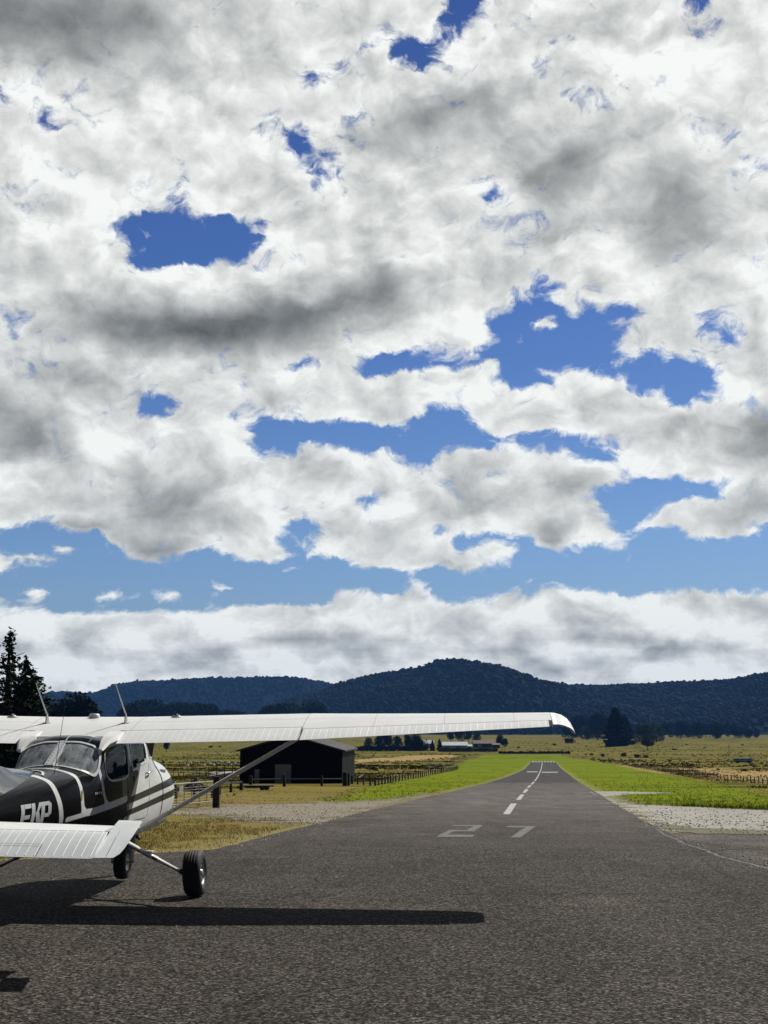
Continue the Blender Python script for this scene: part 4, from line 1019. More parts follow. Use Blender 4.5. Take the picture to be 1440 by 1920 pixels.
# fin, dorsal fairing, rudder
def vsec(x0, x1, z, th, n=8):
    up = []; lo = []
    for i in range(n+1):
        f = (1-math.cos(math.pi*i/n))/2; h = th*(math.sin(math.pi*f**.7)); x = x0+(x1-x0)*f
        up.append(Vector((x, h/2, z))); lo.append(Vector((x, -h/2, z)))
    return up+lo[::-1][1:-1]
loft_secs('fin', [vsec(-3.45, -4.75, 1.22, .12), vsec(-3.75, -4.78, 1.55, .11), vsec(-4.12, -4.90, 2.05, .09), vsec(-4.50, -5.02, 2.52, .06), vsec(-4.58, -5.03, 2.56, .02)], M['black'], plane)
loft_secs('rudder', [vsec(-4.76, -5.18, 1.16, .08), vsec(-4.80, -5.24, 1.60, .07), vsec(-4.92, -5.32, 2.10, .055), vsec(-5.04, -5.42, 2.50, .04)], M['white'], plane)
# dorsal fairing: a ridge that rises out of the deck
secs = []
for x, zt, hw in ((-2.10, 1.498, .02), (-2.22, 1.508, .06), (-2.5, 1.522, .085), (-2.9, 1.545, .09), (-3.3, 1.59, .085), (-3.7, 1.68, .07), (-4.05, 1.82, .05), (-4.3, 1.96, .04)):
    q = pchip(FUS[:,0], FUS[:,1:], np.array([x]))[0]; zd = q[7]
    secs.append([Vector((x, -hw*1.7, zd-.09)), Vector((x, -hw, (zd*.6+zt*.4))), Vector((x, -hw*.35, zt-.012)), Vector((x, 0, zt)), Vector((x, hw*.35, zt-.012)), Vector((x, hw, (zd*.6+zt*.4))), Vector((x, hw*1.7, zd-.09))])
dors = loft_secs('dorsal_fairing', secs, M['black'], plane)
ribbon('fairing_stripe', [(-2.13, 6.99), (-2.14, 6.6), (-2.2, 6.2), (-2.33, 5.95)], 1, .028, M['strip'], fus, off=.008, both=True)
# rear cabin roof fairing either side (white, tapering aft from the wing root)
for s in (-1, 1):
    V = []
    for x, y0, y1, zt, zb in ((-.50, .40, .575, 1.90, 1.77), (-.72, .40, .575, 1.872, 1.74), (-.90, .41, .555, 1.845, 1.73), (-1.05, .42, .52, 1.80, 1.71), (-1.20, .435, .485, 1.70, 1.66)):
        V.append([Vector((x, s*y0, zt)), Vector((x, s*(y1-.02), zt-.004)), Vector((x, s*y1, (zt+zb)/2)), Vector((x, s*(y1-.03), zb)), Vector((x, s*y0, zb))])
    loft_secs('wing_root_fairing', V, M['white'], plane)
ribbon('roof_seam', [(-.80, 6.9), (-1.07, 6.9)], -1, .008, M['strip'], fus, off=.004)
ribbon('roof_seam', [(-.80, 5.9), (-1.05, 5.9)], -1, .006, M['line'], fus, off=.004)
# beacon on the centre section, thin wire aerial on the deck
MB().lathe([(0, .05), (.05, .048), (.065, .03), (.068, 0)], Matrix.Translation(wpt(.0, .30, True)), 20).build('gps_antenna', M['strip'], plane, True)
q = surf(-2.02, 5.9, -1, 0); MB().tube([q-Vector((0, 0, .01)), q+Vector((.0, .0, .02)), q+Vector((.12, -.04, .60)), q+Vector((.16, -.055, .86))], [.006, .0035, .0025, .002], 6).build('whip_aerial', M['dark'], plane)
# exhaust stub / vent seen past the tailplane
Mx = Matrix.Translation((-.22, -.40, .705)) @ Matrix.Rotation(R(90), 4, 'Y')
MB().lathe([(.030, .0), (.038, -.01), (.044, .01), (.044, .16), (.03, .26), (0, .30)], Mx, 20).build('vent_fairing', M['white'], plane, True)
MB().lathe([(0, .03), (.030, .02), (.030, .004)], Mx, 20).build('vent_opening', M['dark'], plane)
MB().tube([(1.30, -.22, .64), (1.22, -.26, .56), (1.02, -.28, .53)], .035, 14).build('exhaust_pipe', M['steel'], plane, True)
MB().tube([(.32, -.50, .69), (.40, -.50, .63), (.50, -.50, .61)], .02, 10).build('fuel_vent', M['dark'], plane, True)
# nose gear
wn = Vector((1.685, 0, .222)); ng = empty('nose_gear', (0, 0, 0)); ng.parent = plane
r_, w_ = .218, .165
e = ng
Mx = Matrix.Translation(wn) @ Matrix.Rotation(R(90), 4, 'X'); rr_ = r_*.5
MB().lathe([(rr_, -w_*.40), (r_*.74, -w_*.5), (r_*.9, -w_*.44), (r_*.97, -w_*.3), (r_*.975, -w_*.27), (r_*.96, -w_*.25), (r_*.96, -w_*.22), (r_*.985, -w_*.2), (r_, 0), (r_*.985, w_*.2), (r_*.96, w_*.22), (r_*.96, w_*.25), (r_*.975, w_*.27), (r_*.97, w_*.3), (r_*.9, w_*.44), (r_*.74, w_*.5), (rr_, w_*.40)], Mx, 48).build('nose_tyre', M['rubber'], e, True)
mb = MB(); mb.lathe([(rr_, -w_*.40), (rr_*.85, -w_*.3), (rr_*.35, -w_*.2), (rr_*.3, -w_*.45), (0, -w_*.45)], Mx, 32); mb.lathe([(rr_, w_*.40), (rr_*.85, w_*.3), (rr_*.35, w_*.2), (rr_*.3, w_*.45), (0, w_*.45)], Mx, 32); mb.build('nose_rim', M['alloy'], e, True)
for s in (-1, 1): MB().tube([wn+Vector((0, s*.125, -.02)), wn+Vector((0, s*.125, .12)), wn+Vector((.04, s*.11, .27)), wn+Vector((.07, s*.05, .31))], [.024, .028, .024, .022], 10, flat=(1, .6)).build('fork', M['tail_white'], e, True)
MB().tube([wn+Vector((0, -.15, 0)), wn+Vector((0, .15, 0))], .016, 10).build('nose_axle', M['chrome'], e)
MB().tube([wn+Vector((.06, 0, .28)), wn+Vector((.10, 0, .42)), wn+Vector((.14, 0, .60))], [.036, .030, .045], 12).build('oleo_strut', M['chrome'], e, True)
# spinner and propeller
Mx = Matrix.Translation((2.50, 0, 1.12)) @ Matrix.Rotation(R(90), 4, 'Y')
MB().lathe([(.19, .0), (.185, .06), (.15, .18), (.09, .28), (.03, .335), (0, .34)], Mx, 28).build('spinner', M['white'], plane, True)
pr = MB(); ang = R(99)
for s in (-1, 1):
    V = []; F = []; n = 8
    for i, (r0, ch, tw, th) in enumerate(((.08, .09, 50, .05), (.22, .12, 42, .035), (.45, .145, 30, .022), (.7, .13, 22, .015), (.88, .10, 18, .010), (.945, .05, 16, .006))):
        for k in range(n):
            q = 2*math.pi*k/n; a = ch/2*math.cos(q); b = th/2*math.sin(q); t_ = R(tw)
            xx = a*math.sin(t_)+b*math.cos(t_); yy = a*math.cos(t_)-b*math.sin(t_)
            c_, s_ = math.cos(ang), math.sin(ang); Yv, Zv = s*r0, s*yy
            V.append(Vector((2.60+xx, Yv*c_-Zv*s_, 1.12+Yv*s_+Zv*c_)))
    for i in range(5):
        for k in range(n): F.append((i*n+k, i*n+(k+1) % n, (i+1)*n+(k+1) % n, (i+1)*n+k))
    F.append(tuple(5*n+k for k in range(n))); pr.add(V, F)
pr.build('propeller', M['dark'], plane, True)
# cabin interior seen through the glass
def seat(x, y, w_=.44):
    e = empty('seat', (0, 0, 0)); e.parent = plane
    MB().box((x, y, 1.02), (.46, w_, .12)).box((x, y, .86), (.3, w_*.7, .2)).build('seat_base', M['seat'], e)
    b = MB(); b.tube([(x-.20, y, 1.06), (x-.26, y, 1.30), (x-.33, y, 1.50)], [.20, .21, .17], 14, flat=(1., .28)); b.build('backrest', M['seat'], e, True)
for y in (-.25, .25): seat(.42, y); seat(-.55, y)
MB().box((1.10, 0, 1.34), (.10, .92, .36)).build('instrument_panel', M['dark'], plane)
MB().box((.1, 0, .80), (2.3, .90, .04)).build('cabin_floor', M['seat'], plane)
MB().box((-1.30, 0, 1.30), (.5, .72, .04)).build('parcel_shelf', M['steel'], plane)

# ==================================================================== hills with their forest
def ridge_pts(pts, D):
    return np.array([[(u-720)/F_PX*D, (HOR-w)/F_PX*D*1.0+CAM_H] for u, w in pts])
RA = ridge_pts([(-4200,1352),(-3000,1318),(-1900,1330),(-900,1300),(-500,1322),(-200,1330),(20,1322),(75,1312),(100,1300),(130,1297),(160,1301),(185,1300),(215,1287),(260,1277),(300,1277),(330,1275),(370,1272),(410,1275),(450,1276),(500,1276),(540,1277),(600,1281),(630,1287),(680,1300),(760,1315),(900,1330),(1200,1345)], 6200)
RB = ridge_pts([(430,1350),(480,1333),(530,1312),(560,1303),(600,1297),(650,1281),(700,1269),(740,1262),(790,1255),(820,1248),(850,1246),(870,1249),(900,1255),(950,1266),(1000,1281),(1060,1285),(1130,1287),(1200,1286),(1260,1283),(1330,1281),(1370,1279),(1400,1275),(1440,1273),(1520,1268),(1650,1262),(1900,1275),(2400,1262),(3200,1300)], 4300)
HILLMAT = simple('hill_soil', (.0045, .0085, .0065), .95, spec=.02, var=.5, scale=.004)
def hill(name, RG, D, d0, d1, seed, nx, ny, trees, size):
    X0, X1 = RG[0,0], RG[-1,0]; xs = np.linspace(X0, X1, nx); ts = np.linspace(0, 1.25, ny)
    def H(x, t, x_at=None):
        base = -20.0; r = np.interp(x, RG[:,0], RG[:,1])-size*1.15
        sp = fbm(x/420+seed, t*2.1, 5, seed)-.47; sp2 = fbm(x/150+9, t*5, 4, seed+5)-.47
        prof = np.where(t <= 1, np.sin(np.clip(t, 0, 1)*math.pi/2)**1.15, 1-.75*(t-1)**1.3*3)
        k = np.clip(t, 0, 1)*np.clip(1-np.abs(t-1)*0, 0, 1); mid = np.sin(np.clip(t, 0, 1)*math.pi)
        return base+(r-base)*np.clip(prof+mid*(sp*.95+sp2*.42), -.05, 1.0+0*t)
    def XY(x, t):
        y = d0+(D-d0)*np.minimum(t, 1)+np.maximum(t-1, 0)*(d1-D)/.25; return x*(y/D), y
    Xg, Tg = np.meshgrid(xs, ts); Z = H(Xg, Tg); XX, YY = XY(Xg, Tg)
    n = ny; idx = np.arange(nx*ny).reshape(ny, nx); Fc = np.stack([idx[:-1,:-1], idx[:-1,1:], idx[1:,1:], idx[1:,:-1]], -1).reshape(-1, 4)
    h = mesh_obj(name, np.stack([XX, YY, Z], -1).reshape(-1, 3), Fc, HILLMAT, smooth=True); tag(h, kind='structure')
    r = np.random.default_rng(seed); tx = r.uniform(max(X0, -.62*D), X1, trees); tt = 1-np.abs(r.beta(1.1, 1.5, trees))*1.0; tt[:trees//9] = 1+r.normal(0, .008, trees//9)
    sz = size*r.uniform(.72, 1.18, trees)*np.where(r.random(trees) < .03, 1.35, 1.0); z = H(tx, tt); px_, py_ = XY(tx, tt)
    m = 7; V = []; ang = np.arange(m)*2*math.pi/m
    jit = lambda: r.uniform(.78, 1.22, (trees, m))
    wd = sz*r.uniform(.50, .80, trees)
    def ring(rad, hh):
        a = ang[None]+r.uniform(0, 6.28, (trees, 1)); q = rad*wd[:,None]*jit()
        return np.stack([px_[:,None]+np.cos(a)*q, py_[:,None]+np.sin(a)*q, (z+hh*sz)[:,None]+jit()*.12*sz[:,None]], -1)
    top = np.stack([px_+wd*.1*r.normal(0, 1, trees), py_, z+sz*r.uniform(.95, 1.15, trees)], -1)[:,None]
    A = ring(.85, -.15); B = ring(1.0, .30); C = ring(.62, .72)
    VV = np.concatenate([A, B, C, top], 1); k = 3*m+1
    F = []
    for j in range(m):
        j2 = (j+1) % m
        F += [(j, j2, m+j2), (j, m+j2, m+j), (m+j, m+j2, 2*m+j2), (m+j, 2*m+j2, 2*m+j), (2*m+j, 2*m+j2, 3*m)]
    F = np.array(F)[None]+(np.arange(trees)*k)[:,None,None]
    o = mesh_obj('forest', VV.reshape(-1, 3), F.reshape(-1, 3), M['forest']); tag(o, kind='stuff')
    return h
hill('hills', RA, 6200, 4900, 6900, 21, 240, 50, 14000, 14)
hill('hills', RB, 4300, 3000, 5000, 22, 360, 60, 38000, 10.5)

# ==================================================================== trees
def leaf_cloud(C, size, seed, flat=.0):
    """one small quad for each centre, randomly turned"""
    r = np.random.default_rng(seed); n = len(C); a = r.normal(size=(n, 3)); a[:,2] *= (1-flat); a /= np.linalg.norm(a, axis=1)[:,None]
    b = np.cross(a, r.normal(size=(n, 3))); b /= np.linalg.norm(b, axis=1)[:,None]; s = (size*r.uniform(.6, 1.4, n))[:,None]
    V = np.stack([C-a*s-b*s*.6, C+a*s-b*s*.45, C+a*s*.9+b*s*.6, C-a*s*.8+b*s*.5], 1)
    return V.reshape(-1, 3), np.arange(4*n).reshape(n, 4)
def broad_crown(h, w, n, seed, lobes=9, low=.12):
    r = np.random.default_rng(seed); out = []
    L = []
    for i in range(lobes):
        a = r.uniform(0, 6.28); q = r.uniform(.0, .62)*w/2; zz = r.uniform(low+.18, .80)*h; rad = w*r.uniform(.20, .34)*(1.0 if zz < .6*h else .8)
        L.append((q*math.cos(a), q*math.sin(a), zz, rad, rad*r.uniform(.75, 1.1)))
    L.append((0, 0, h*.82, w*.24, h*.18))
    wts = np.array([l[3]**2 for l in L]); wts /= wts.sum()
    for i, l in enumerate(L):
        k = int(n*wts[i]); d = r.normal(size=(k, 3)); d /= np.linalg.norm(d, axis=1)[:,None]; rr = r.uniform(.55, 1.06, k)**.6
        p = d*rr[:,None]*np.array([l[3], l[3], l[4]])+np.array(l[:3]); out.append(p)
    p = np.concatenate(out); return p[(p[:,2] > low*h)]
def conifer_crown(h, w, n, seed, low=.06, ragged=.35, taper=.9, col=False):
    r = np.random.default_rng(seed); P = []; zz = low*h; 
    while zz < h*.985:
        f = (zz-low*h)/(h*(1-low)); rad = w/2*((1-f)**taper if not col else min(1, 1.25*(1-f)**.7+.05))*r.uniform(.8, 1.1)
        nb = r.integers(6, 10); k = max(3, int(n*.014*(rad/(w/2)+.12)*h/26))
        for b in range(nb):
            a = r.uniform(0, 6.28); ln = rad*r.uniform(1-ragged, 1.12); droop = r.uniform(-.32, .12)
            t = r.uniform(.10, 1, k)**.75; sp = .10*ln+.02*w
            P.append(np.stack([np.cos(a)*ln*t+r.normal(0, sp, k)*.6, np.sin(a)*ln*t+r.normal(0, sp, k)*.6, zz+droop*ln*t+r.normal(0, h*.010, k)], -1))
        zz += h*r.uniform(.020, .036)
    P.append(np.stack([r.normal(0, w*.012, 30), r.normal(0, w*.012, 30), r.uniform(.93, 1.02, 30)*h], -1))
    return np.concatenate(P)
def limbs(h, w, seed, n=9, lean=0., base=.22, thick=.022):
    r = random.Random(seed); mb = MB(); rb = max(h*thick, .05)
    trunk = [Vector((lean*h*t*t, math.sin(t*3+seed)*.01*h, h*t)) for t in (-.03, .2, .4, .6, .8, .95)]
    mb.tube(trunk, [rb*1.25, rb, rb*.8, rb*.6, rb*.38, rb*.12], 8)
    for i in range(n):
        t = base+(0.88-base)*i/n; p = Vector((lean*h*t*t, 0, h*t)); a = r.uniform(0, 6.28); L = w*.42*(1-.55*t)*r.uniform(.7, 1.1)
        d = Vector((math.cos(a), math.sin(a), r.uniform(.15, .6))); mb.tube([p, p+d*L*.5+Vector((0, 0, -.02*L)), p+d*L+Vector((0, 0, .05*L))], [rb*.42*(1-t*.5), rb*.24*(1-t*.5), rb*.07], 6)
    return mb
PROTO = {}
def tree_proto(key, h, w, mat, leaf, n, seed, kind='broad', low=.12, lean=0, **kw):
    C = broad_crown(h, w, n, seed, low=low, **kw) if kind == 'broad' else conifer_crown(h, w, n, seed, low=low, **kw)
    V, Fc = leaf_cloud(C, leaf, seed)
    PROTO[key] = (V, Fc, limbs(h, w, seed, lean=lean, n=12 if kind != 'broad' else 9), mat, h, w)
def plant_tree(key, name, u, w_base, w_top, label, group=None, rot=0., widen=1.0, dist=None, cat='tree'):
    """stand a tree where the photo has it; its height comes from the photo rows of its foot and top"""
    V, Fc, mb, mat, h, w = PROTO[key][:6]
    if dist is None: p = G(u, w_base)
    else:
        d = px_dir(u, HOR); x, y = d.x/d.y*dist, dist; p = Vector((x, y, ground_z(x, y)))
    d = px_dir(u, w_top); top = CAM_H+d.z/math.hypot(d.x, d.y)*math.hypot(p.x, p.y); s = (top-p.z)/h
    root = empty(name, (p.x, p.y, p.z-.1), rot, label, cat, group)
    pr = PROTO[key]
    if len(pr) < 8:
        c = mesh_obj('crown', V, Fc, mat, root); t = mb.build('trunk', M['bark'], root, True); PROTO[key] = (*pr[:6], c.data, t.data)
    else:
        for nm, me in (('crown', pr[6]), ('trunk', pr[7])):
            o = bpy.data.objects.new(nm, me); COL.objects.link(o); o.parent = root
    root.scale = (s*widen, s*widen, s); return root
tree_proto('conifer_sparse', 15, 6.5, M['leaf_conifer'], .13, 2500, 31, 'conifer', low=.05, ragged=.65, taper=.75)
tree_proto('conifer_sparse2', 13, 6.0, M['leaf_conifer'], .13, 2900, 32, 'conifer', low=.05, ragged=.65, taper=.6)
tree_proto('conifer_dense', 34, 17, M['leaf_conifer'], .62, 9000, 33, 'conifer', low=.01, ragged=.42, taper=.62, col=True)
tree_proto('broad_a', 20, 21, M['leaf_mid'], .42, 5200, 34, low=.04, lobes=13)
tree_proto('broad_b', 18, 19, M['leaf_dark'], .40, 4200, 35, low=.03, lobes=11)
tree_proto('broad_c', 16, 14, M['leaf_dark'], .36, 3600, 36, low=.03, lobes=8)
tree_proto('small_tree', 9, 8, M['leaf_mid'], .26, 2600, 37, low=.30, lobes=7)
tree_proto('bush', 4, 6.5, M['leaf_dark'], .16, 2200, 38, low=.0, lobes=8)
tree_proto('bush_mid', 4, 6.0, M['leaf_mid'], .16, 2200, 39, low=.0, lobes=8)
tree_proto('wild', 16, 12, M['leaf_dark'], .30, 4200, 40, low=.05, lobes=16)
# tall sparse conifers at the left edge, beyond the aeroplane
plant_tree('conifer_sparse', 'conifer_tree', 12, 0, 1180, 'tallest thin-topped conifer at the left edge of the field, beyond the aeroplane', dist=118, rot=.4, widen=1.35)
plant_tree('conifer_sparse2', 'conifer_tree', 44, 0, 1232, 'sparse rounded conifer just right of the tallest one, behind the left wing', dist=112, rot=1.9, widen=1.7)
plant_tree('conifer_sparse2', 'conifer_tree', 62, 0, 1262, 'shortest of the left conifers, its crown trailing down to the left wing', dist=122, rot=4.4, widen=1.8)
plant_tree('conifer_sparse', 'conifer_tree', -30, 0, 1215, 'conifer leaning in at the very left edge of the picture', dist=125, rot=2.4, widen=1.5)
snag = empty('dead_tree', tuple(Vector(((24-720)/F_PX*116, 116, ground_z(-31, 116)))), 0, 'bare pointed dead trunk standing among the left conifers', 'tree')
MB().tube([(0,0,-.2),(.05,0,5),(.1,.03,8.6),(.1,.03,9.9)], [.16,.11,.05,.012], 8).build('trunk', M['bark'], snag, True)
br = MB(); rr2 = random.Random(4)
for i in range(16):
    z0 = 5.2+i*.28; a = rr2.uniform(0, 6.28); L = rr2.uniform(.4, 1.6)*(1.2-i*.05); br.tube([(.08, 0, z0), (.08+math.cos(a)*L*.5, math.sin(a)*L*.5, z0+.10*L), (.08+math.cos(a)*L, math.sin(a)*L, z0+.45*L)], [.022, .014, .004], 5)
tag(br.build('twig', M['bark'], snag), kind='stuff')
dk = [(-60,1350,.9,'wild'),(-20,1345,1.,'broad_c')]
for i, (u, wt, wd, k) in enumerate(dk):
    plant_tree(k, 'bushy_tree', u, 0, wt, ['dark bushy tree at the left edge under the wing, outer one', 'dark bushy tree at the left edge under the wing, nearer the cabin'][i], dist=105+6*i, rot=i*2.1, widen=1.3)
# dark clumps above the wing, far over the paddock
for i, (u, wt, k, d, wd, lab) in enumerate([
    (98,1318,'broad_c',520,1.2,'low dark tree at the left end of the clump behind the cabin roof'),(118,1309,'wild',500,1.2,'dark tree with a ragged crown left of the tallest of its clump'),
    (142,1296,'wild',505,1.25,'tallest dark ragged tree of the clump above the cabin roof'),(152,1304,'broad_c',500,.9,'dark tree leaning against the right side of the tallest ragged tree'),(174,1325,'conifer_sparse2',560,1.1,'small pointed dark tree left of the right-hand aerial'),
    (243,1318,'broad_c',1440,1.0,'dark round tree just right of the right-hand aerial')]):
    plant_tree(k, 'dark_tree', u, 0, wt, lab, 'dark trees beyond the cabin roof', dist=d, rot=i*1.3, widen=wd)
for i, (u, wt) in enumerate([(262,1313),(276,1312),(291,1312),(306,1319),(322,1320),(336,1317),(350,1319),(365,1317),(378,1318),(392,1320),(404,1325)]):
    plant_tree(['wild','broad_b','conifer_dense','broad_c'][i % 4], 'shelterbelt_tree', u, 0, wt, 'dark tree in the continuous row showing over the inboard wing', 'shelterbelt trees showing over the inboard wing', dist=1800+(i*37) % 50, rot=i*.9, widen=1.2 if i % 4 != 2 else .7)
for i, (u, wt) in enumerate([(420,1330),(432,1331),(447,1332)]):
    plant_tree('broad_c', 'shelterbelt_tree', u, 0, wt, 'low dark tree tapering off the right end of the row over the wing', 'low end trees of the shelterbelt', dist=1820, rot=i*.9, widen=1.2)
for i, (u, wt, k, lab) in enumerate([(503,1321,'broad_c','lone dark tree over the middle of the wing'),(530,1318,'broad_b','broad dark tree over the wing, left of a twin'),(547,1317,'wild','taller ragged dark tree over the wing between two broad ones'),(561,1321,'broad_a','greener rounded tree over the wing beside the ragged one'),
    (584,1317,'broad_b','broad dark tree over the wing, last before the open hill'),(599,1321,'broad_c','small tree on the right shoulder of the last broad tree')]):
    plant_tree(k, 'dark_tree', u, 0, wt, lab, 'trees over the middle of the wing', dist=1850, rot=i*1.7, widen=1.0)
# right-hand trees
plant_tree('conifer_dense', 'conifer_tree', 1155, 1399, 1327, 'tall dark conifer standing alone in front of the tree line right of the runway', rot=.3, widen=1.30)
plant_tree('conifer_dense', 'conifer_tree', 1172, 1396, 1341, 'lower dark conifer pressed against the right side of the tall one', rot=2.3, widen=1.25)
plant_tree('broad_a', 'leafy_tree', 1207, 1393, 1354, 'big rounded green tree right of the tall dark conifer', rot=.5, widen=1.35)
plant_tree('broad_a', 'leafy_tree', 1231, 1391, 1356, 'green tree overlapping the right side of the big rounded tree', rot=2.6, widen=1.2)
plant_tree('small_tree', 'leafy_tree', 1214.5, 1407, 1380, 'small round tree on a clear trunk standing in the paddock', rot=1.1, widen=1.2)
bg = [(1074,1352,'broad_b'),(1090,1341,'broad_b'),(1104,1338,'wild'),(1121,1336,'broad_b'),(1134,1340,'wild'),(1082,1358,'broad_a'),(1100,1360,'broad_a'),(1118,1358,'broad_a'),(1060,1362,'broad_c')]
for i, (u, wt, k) in enumerate(bg):
    plant_tree(k, 'background_tree', u, 1387-(i % 3)*2, wt, ['dark crown rising behind, in the clump left of the tall conifer', 'greener low crown in front, in the clump left of the tall conifer'][int(k == 'broad_a')], ['rear trees of the clump left of the conifer', 'front trees of the clump left of the conifer'][int(k == 'broad_a')], rot=i*1.9, widen=1.0)
for i in range(17):
    u = 1243+i*10.9+(i*7 % 5); wt = [1357,1355,1360,1352,1356,1358,1353,1355,1357,1354,1359,1356,1357,1361,1363,1366,1368][i]
    plant_tree(['broad_b','broad_c','wild','broad_b','broad_c'][i % 5], 'background_tree', u, 1384.5-(i % 3)*1.5, wt, 'dark tree of the long row along the hill foot, right of the rounded green trees', 'row of dark trees at the foot of the hill', rot=i*1.3, widen=.95)
for i, (u, wb, wt) in enumerate([(1302,1384,1366),(1345,1385,1369),(1382,1384.5,1367),(1405,1385,1369),(1418,1384,1372),(1270,1384,1368)]):
    plant_tree('broad_b', 'background_tree', u, wb, wt, 'low bushy tree in front of the long dark row', 'low trees in front of the row', rot=i*2.2, widen=1.2)
for i, (u, wt) in enumerate([(600,1362),(640,1360),(1062,1358),(990,1358),(960,1360),(1020,1361)]):
    plant_tree('broad_b', 'background_tree', u, 1376, wt, 'far dark tree low against the hill foot beyond the wing', 'far trees beyond the wing', rot=i, widen=1.5)
# farm shelter trees and hedge under the wing
for i, (u, wb, wt, k, lab) in enumerate([
    (690,1403,1382,'broad_a','pale small tree at the left end of the farm hedge'),(712,1405,1377,'broad_c','dark tree in the farm hedge, next to the pale small one'),(728,1405,1376,'broad_b','broad dark tree in the farm hedge'),(745,1404,1379,'broad_c','dark tree in the farm hedge left of the poplar group'),
    (766,1406,1373,'wild','tall dark tree left of the pale cottage'),(780,1407,1372,'wild','tall dark tree against the pale cottage'),(786,1408,1386,'bush','dark bush at the foot of the trees by the cottage'),(811,1408,1387,'conifer_dense','small pointed tree between cottage and white-roofed shed'),
    (824,1407,1385,'conifer_dense','small pointed tree at the left end of the white-roofed shed'),(845,1391,1368,'wild','dark tall tree behind the white-roofed shed'),(860,1391,1367,'broad_b','broad dark tree behind the white-roofed shed'),(878,1391,1367,'wild','ragged dark tree behind the gap between shed and barn'),(893,1390,1371,'broad_a','greener tree behind the red-brown barn'),
    (937,1401,1375,'wild','dark tree at the right end of the red-brown barn'),(947,1401,1384,'broad_b','lower dark bush tree right of the red-brown barn'),(1029,1379,1364,'broad_b','dark rounded tree in the paddock under the wing tip'),(1064,1394,1384,'bush','round dark bush in the paddock under the wing tip'),(1072,1394,1385,'bush','second round dark bush under the wing tip, right of the other')]):
    plant_tree(k, 'farm_tree' if 'bush' not in k else 'bush', u, wb, wt, lab, rot=i*1.1, widen=1.0 if k != 'conifer_dense' else .9, cat='tree' if 'bush' not in k else 'bush')
k = 0
for u in list(np.arange(672, 800, 6.5)):
    wb = 1408; plant_tree('bush', 'hedge_shrub', u, wb, 1399.5-(k*5 % 4), 'dark shrub of the long hedge in front of the farm trees', 'hedge in front of the farm', rot=k*1.7, widen=1.35, cat='shrub'); k += 1
for u in list(np.arange(826, 935, 6.5)):
    plant_tree('bush_mid' if k % 3 else 'bush', 'hedge_shrub', u, 1409.5, 1402.5-(k*5 % 3), 'green shrub in the low hedge before the white-roofed shed and red-brown barn', 'hedge before the farm sheds', rot=k*1.7, widen=1.3, cat='shrub'); k += 1
for u in list(np.arange(940, 1070, 6.0)):
    plant_tree('bush', 'hedge_shrub', u+.0, 1413.5, 1409.2-(k*5 % 3)*.6, 'low dark shrub in the line beyond the far end of the runway', 'shrub line beyond the runway end', rot=k*1.7, widen=1.6, cat='shrub'); k += 1
sc = [(1110,1416,1412),(1130,1419,1413.5),(1262,1406,1403),(1267,1406,1403.5),(1170,1418,1411),(1195,1421,1414),(1212,1421,1415),(1256,1428,1424),(1346,1444,1440),(1395,1446,1441),(1420,1446,1443),(1100,1400,1397.5),(1288,1397,1394.5),(1320,1404,1401.5),(1392,1398,1395),(395,1402,1398),(412,1401,1398),(700,1444,1437),(706,1445,1439),(1040,1398,1394),(972,1403,1399.5)]
for i, (u, wb, wt) in enumerate(sc):
    plant_tree('bush' if i % 2 else 'bush_mid', 'paddock_shrub', u, wb, wt, 'small dark shrub scattered in the rough paddock', 'shrubs scattered in the paddocks', rot=i, widen=1.5, cat='shrub')
t = plant_tree('wild', 'dark_tree', 312, 1410, 1380, 'dark narrow tree hanging below the wing just right of the cabin', rot=1., widen=.7)

# ==================================================================== grass tufts (real blades)
def tufts(name, xs, ys, h, blades, mat, seed, spread=.06, wid=.012):
    r = np.random.default_rng(seed); n = len(xs); Z = zg(ys)+undul(xs, ys)
    X = np.repeat(xs, blades)+r.normal(0, spread, n*blades); Y = np.repeat(ys, blades)+r.normal(0, spread, n*blades); Z = np.repeat(Z, blades)-.02
    hh = np.repeat(h, blades)*r.uniform(.5, 1.15, n*blades); a = r.uniform(0, 6.28, n*blades); lx = r.normal(0, .35, n*blades)*hh; ly = r.normal(0, .35, n*blades)*hh
    w_ = wid*np.repeat(np.clip(ys/30, 1, 14), blades)*.5
    dx = np.cos(a)*w_; dy = np.sin(a)*w_
    V = np.stack([np.stack([X-dx, Y-dy, Z], -1), np.stack([X+dx, Y+dy, Z], -1), np.stack([X+lx+dx*.25, Y+ly, Z+hh], -1)], 1)
    o = mesh_obj(name, V.reshape(-1, 3), np.arange(3*n*blades).reshape(-1, 3), mat); tag(o, kind='stuff'); return o
def scatter(n, y0, y1, x0, x1, seed, cond):
    r = np.random.default_rng(seed); y = 1/(r.uniform(1/y1, 1/y0, n)); x = r.uniform(x0, x1, n)*y+0; m = cond(x, y); return x[m], y[m]
def off_seal(x, y, pad=.3): return ((x < col_of(LEDGE, y)-pad) | (x > col_of(REDGE, y)+pad) | (y > Y_END))
def not_in(x, y, polys, k=0.):
    m = np.ones(x.shape, bool)
    for p in polys: m &= sdf(p, x, y) < -k
    return m
g_in = lambda x, y: np.max([sdf(p, x, y) for p in GREEN], 0)
APR = lambda x, y: ~((x > 0) & (y < ya+1.0))
x, y = scatter(60000, 17, 110, -.36, .05, 51, lambda x, y: off_seal(x, y) & not_in(x, y, [GRAVL], -.4) & (g_in(x, y) < 1) & (fbm(x*.35, y*.35, 4, 4) > .42))
tufts('dry_grass', x, y, np.random.default_rng(1).uniform(.03, .10, len(x)), 3, M['straw'], 52)
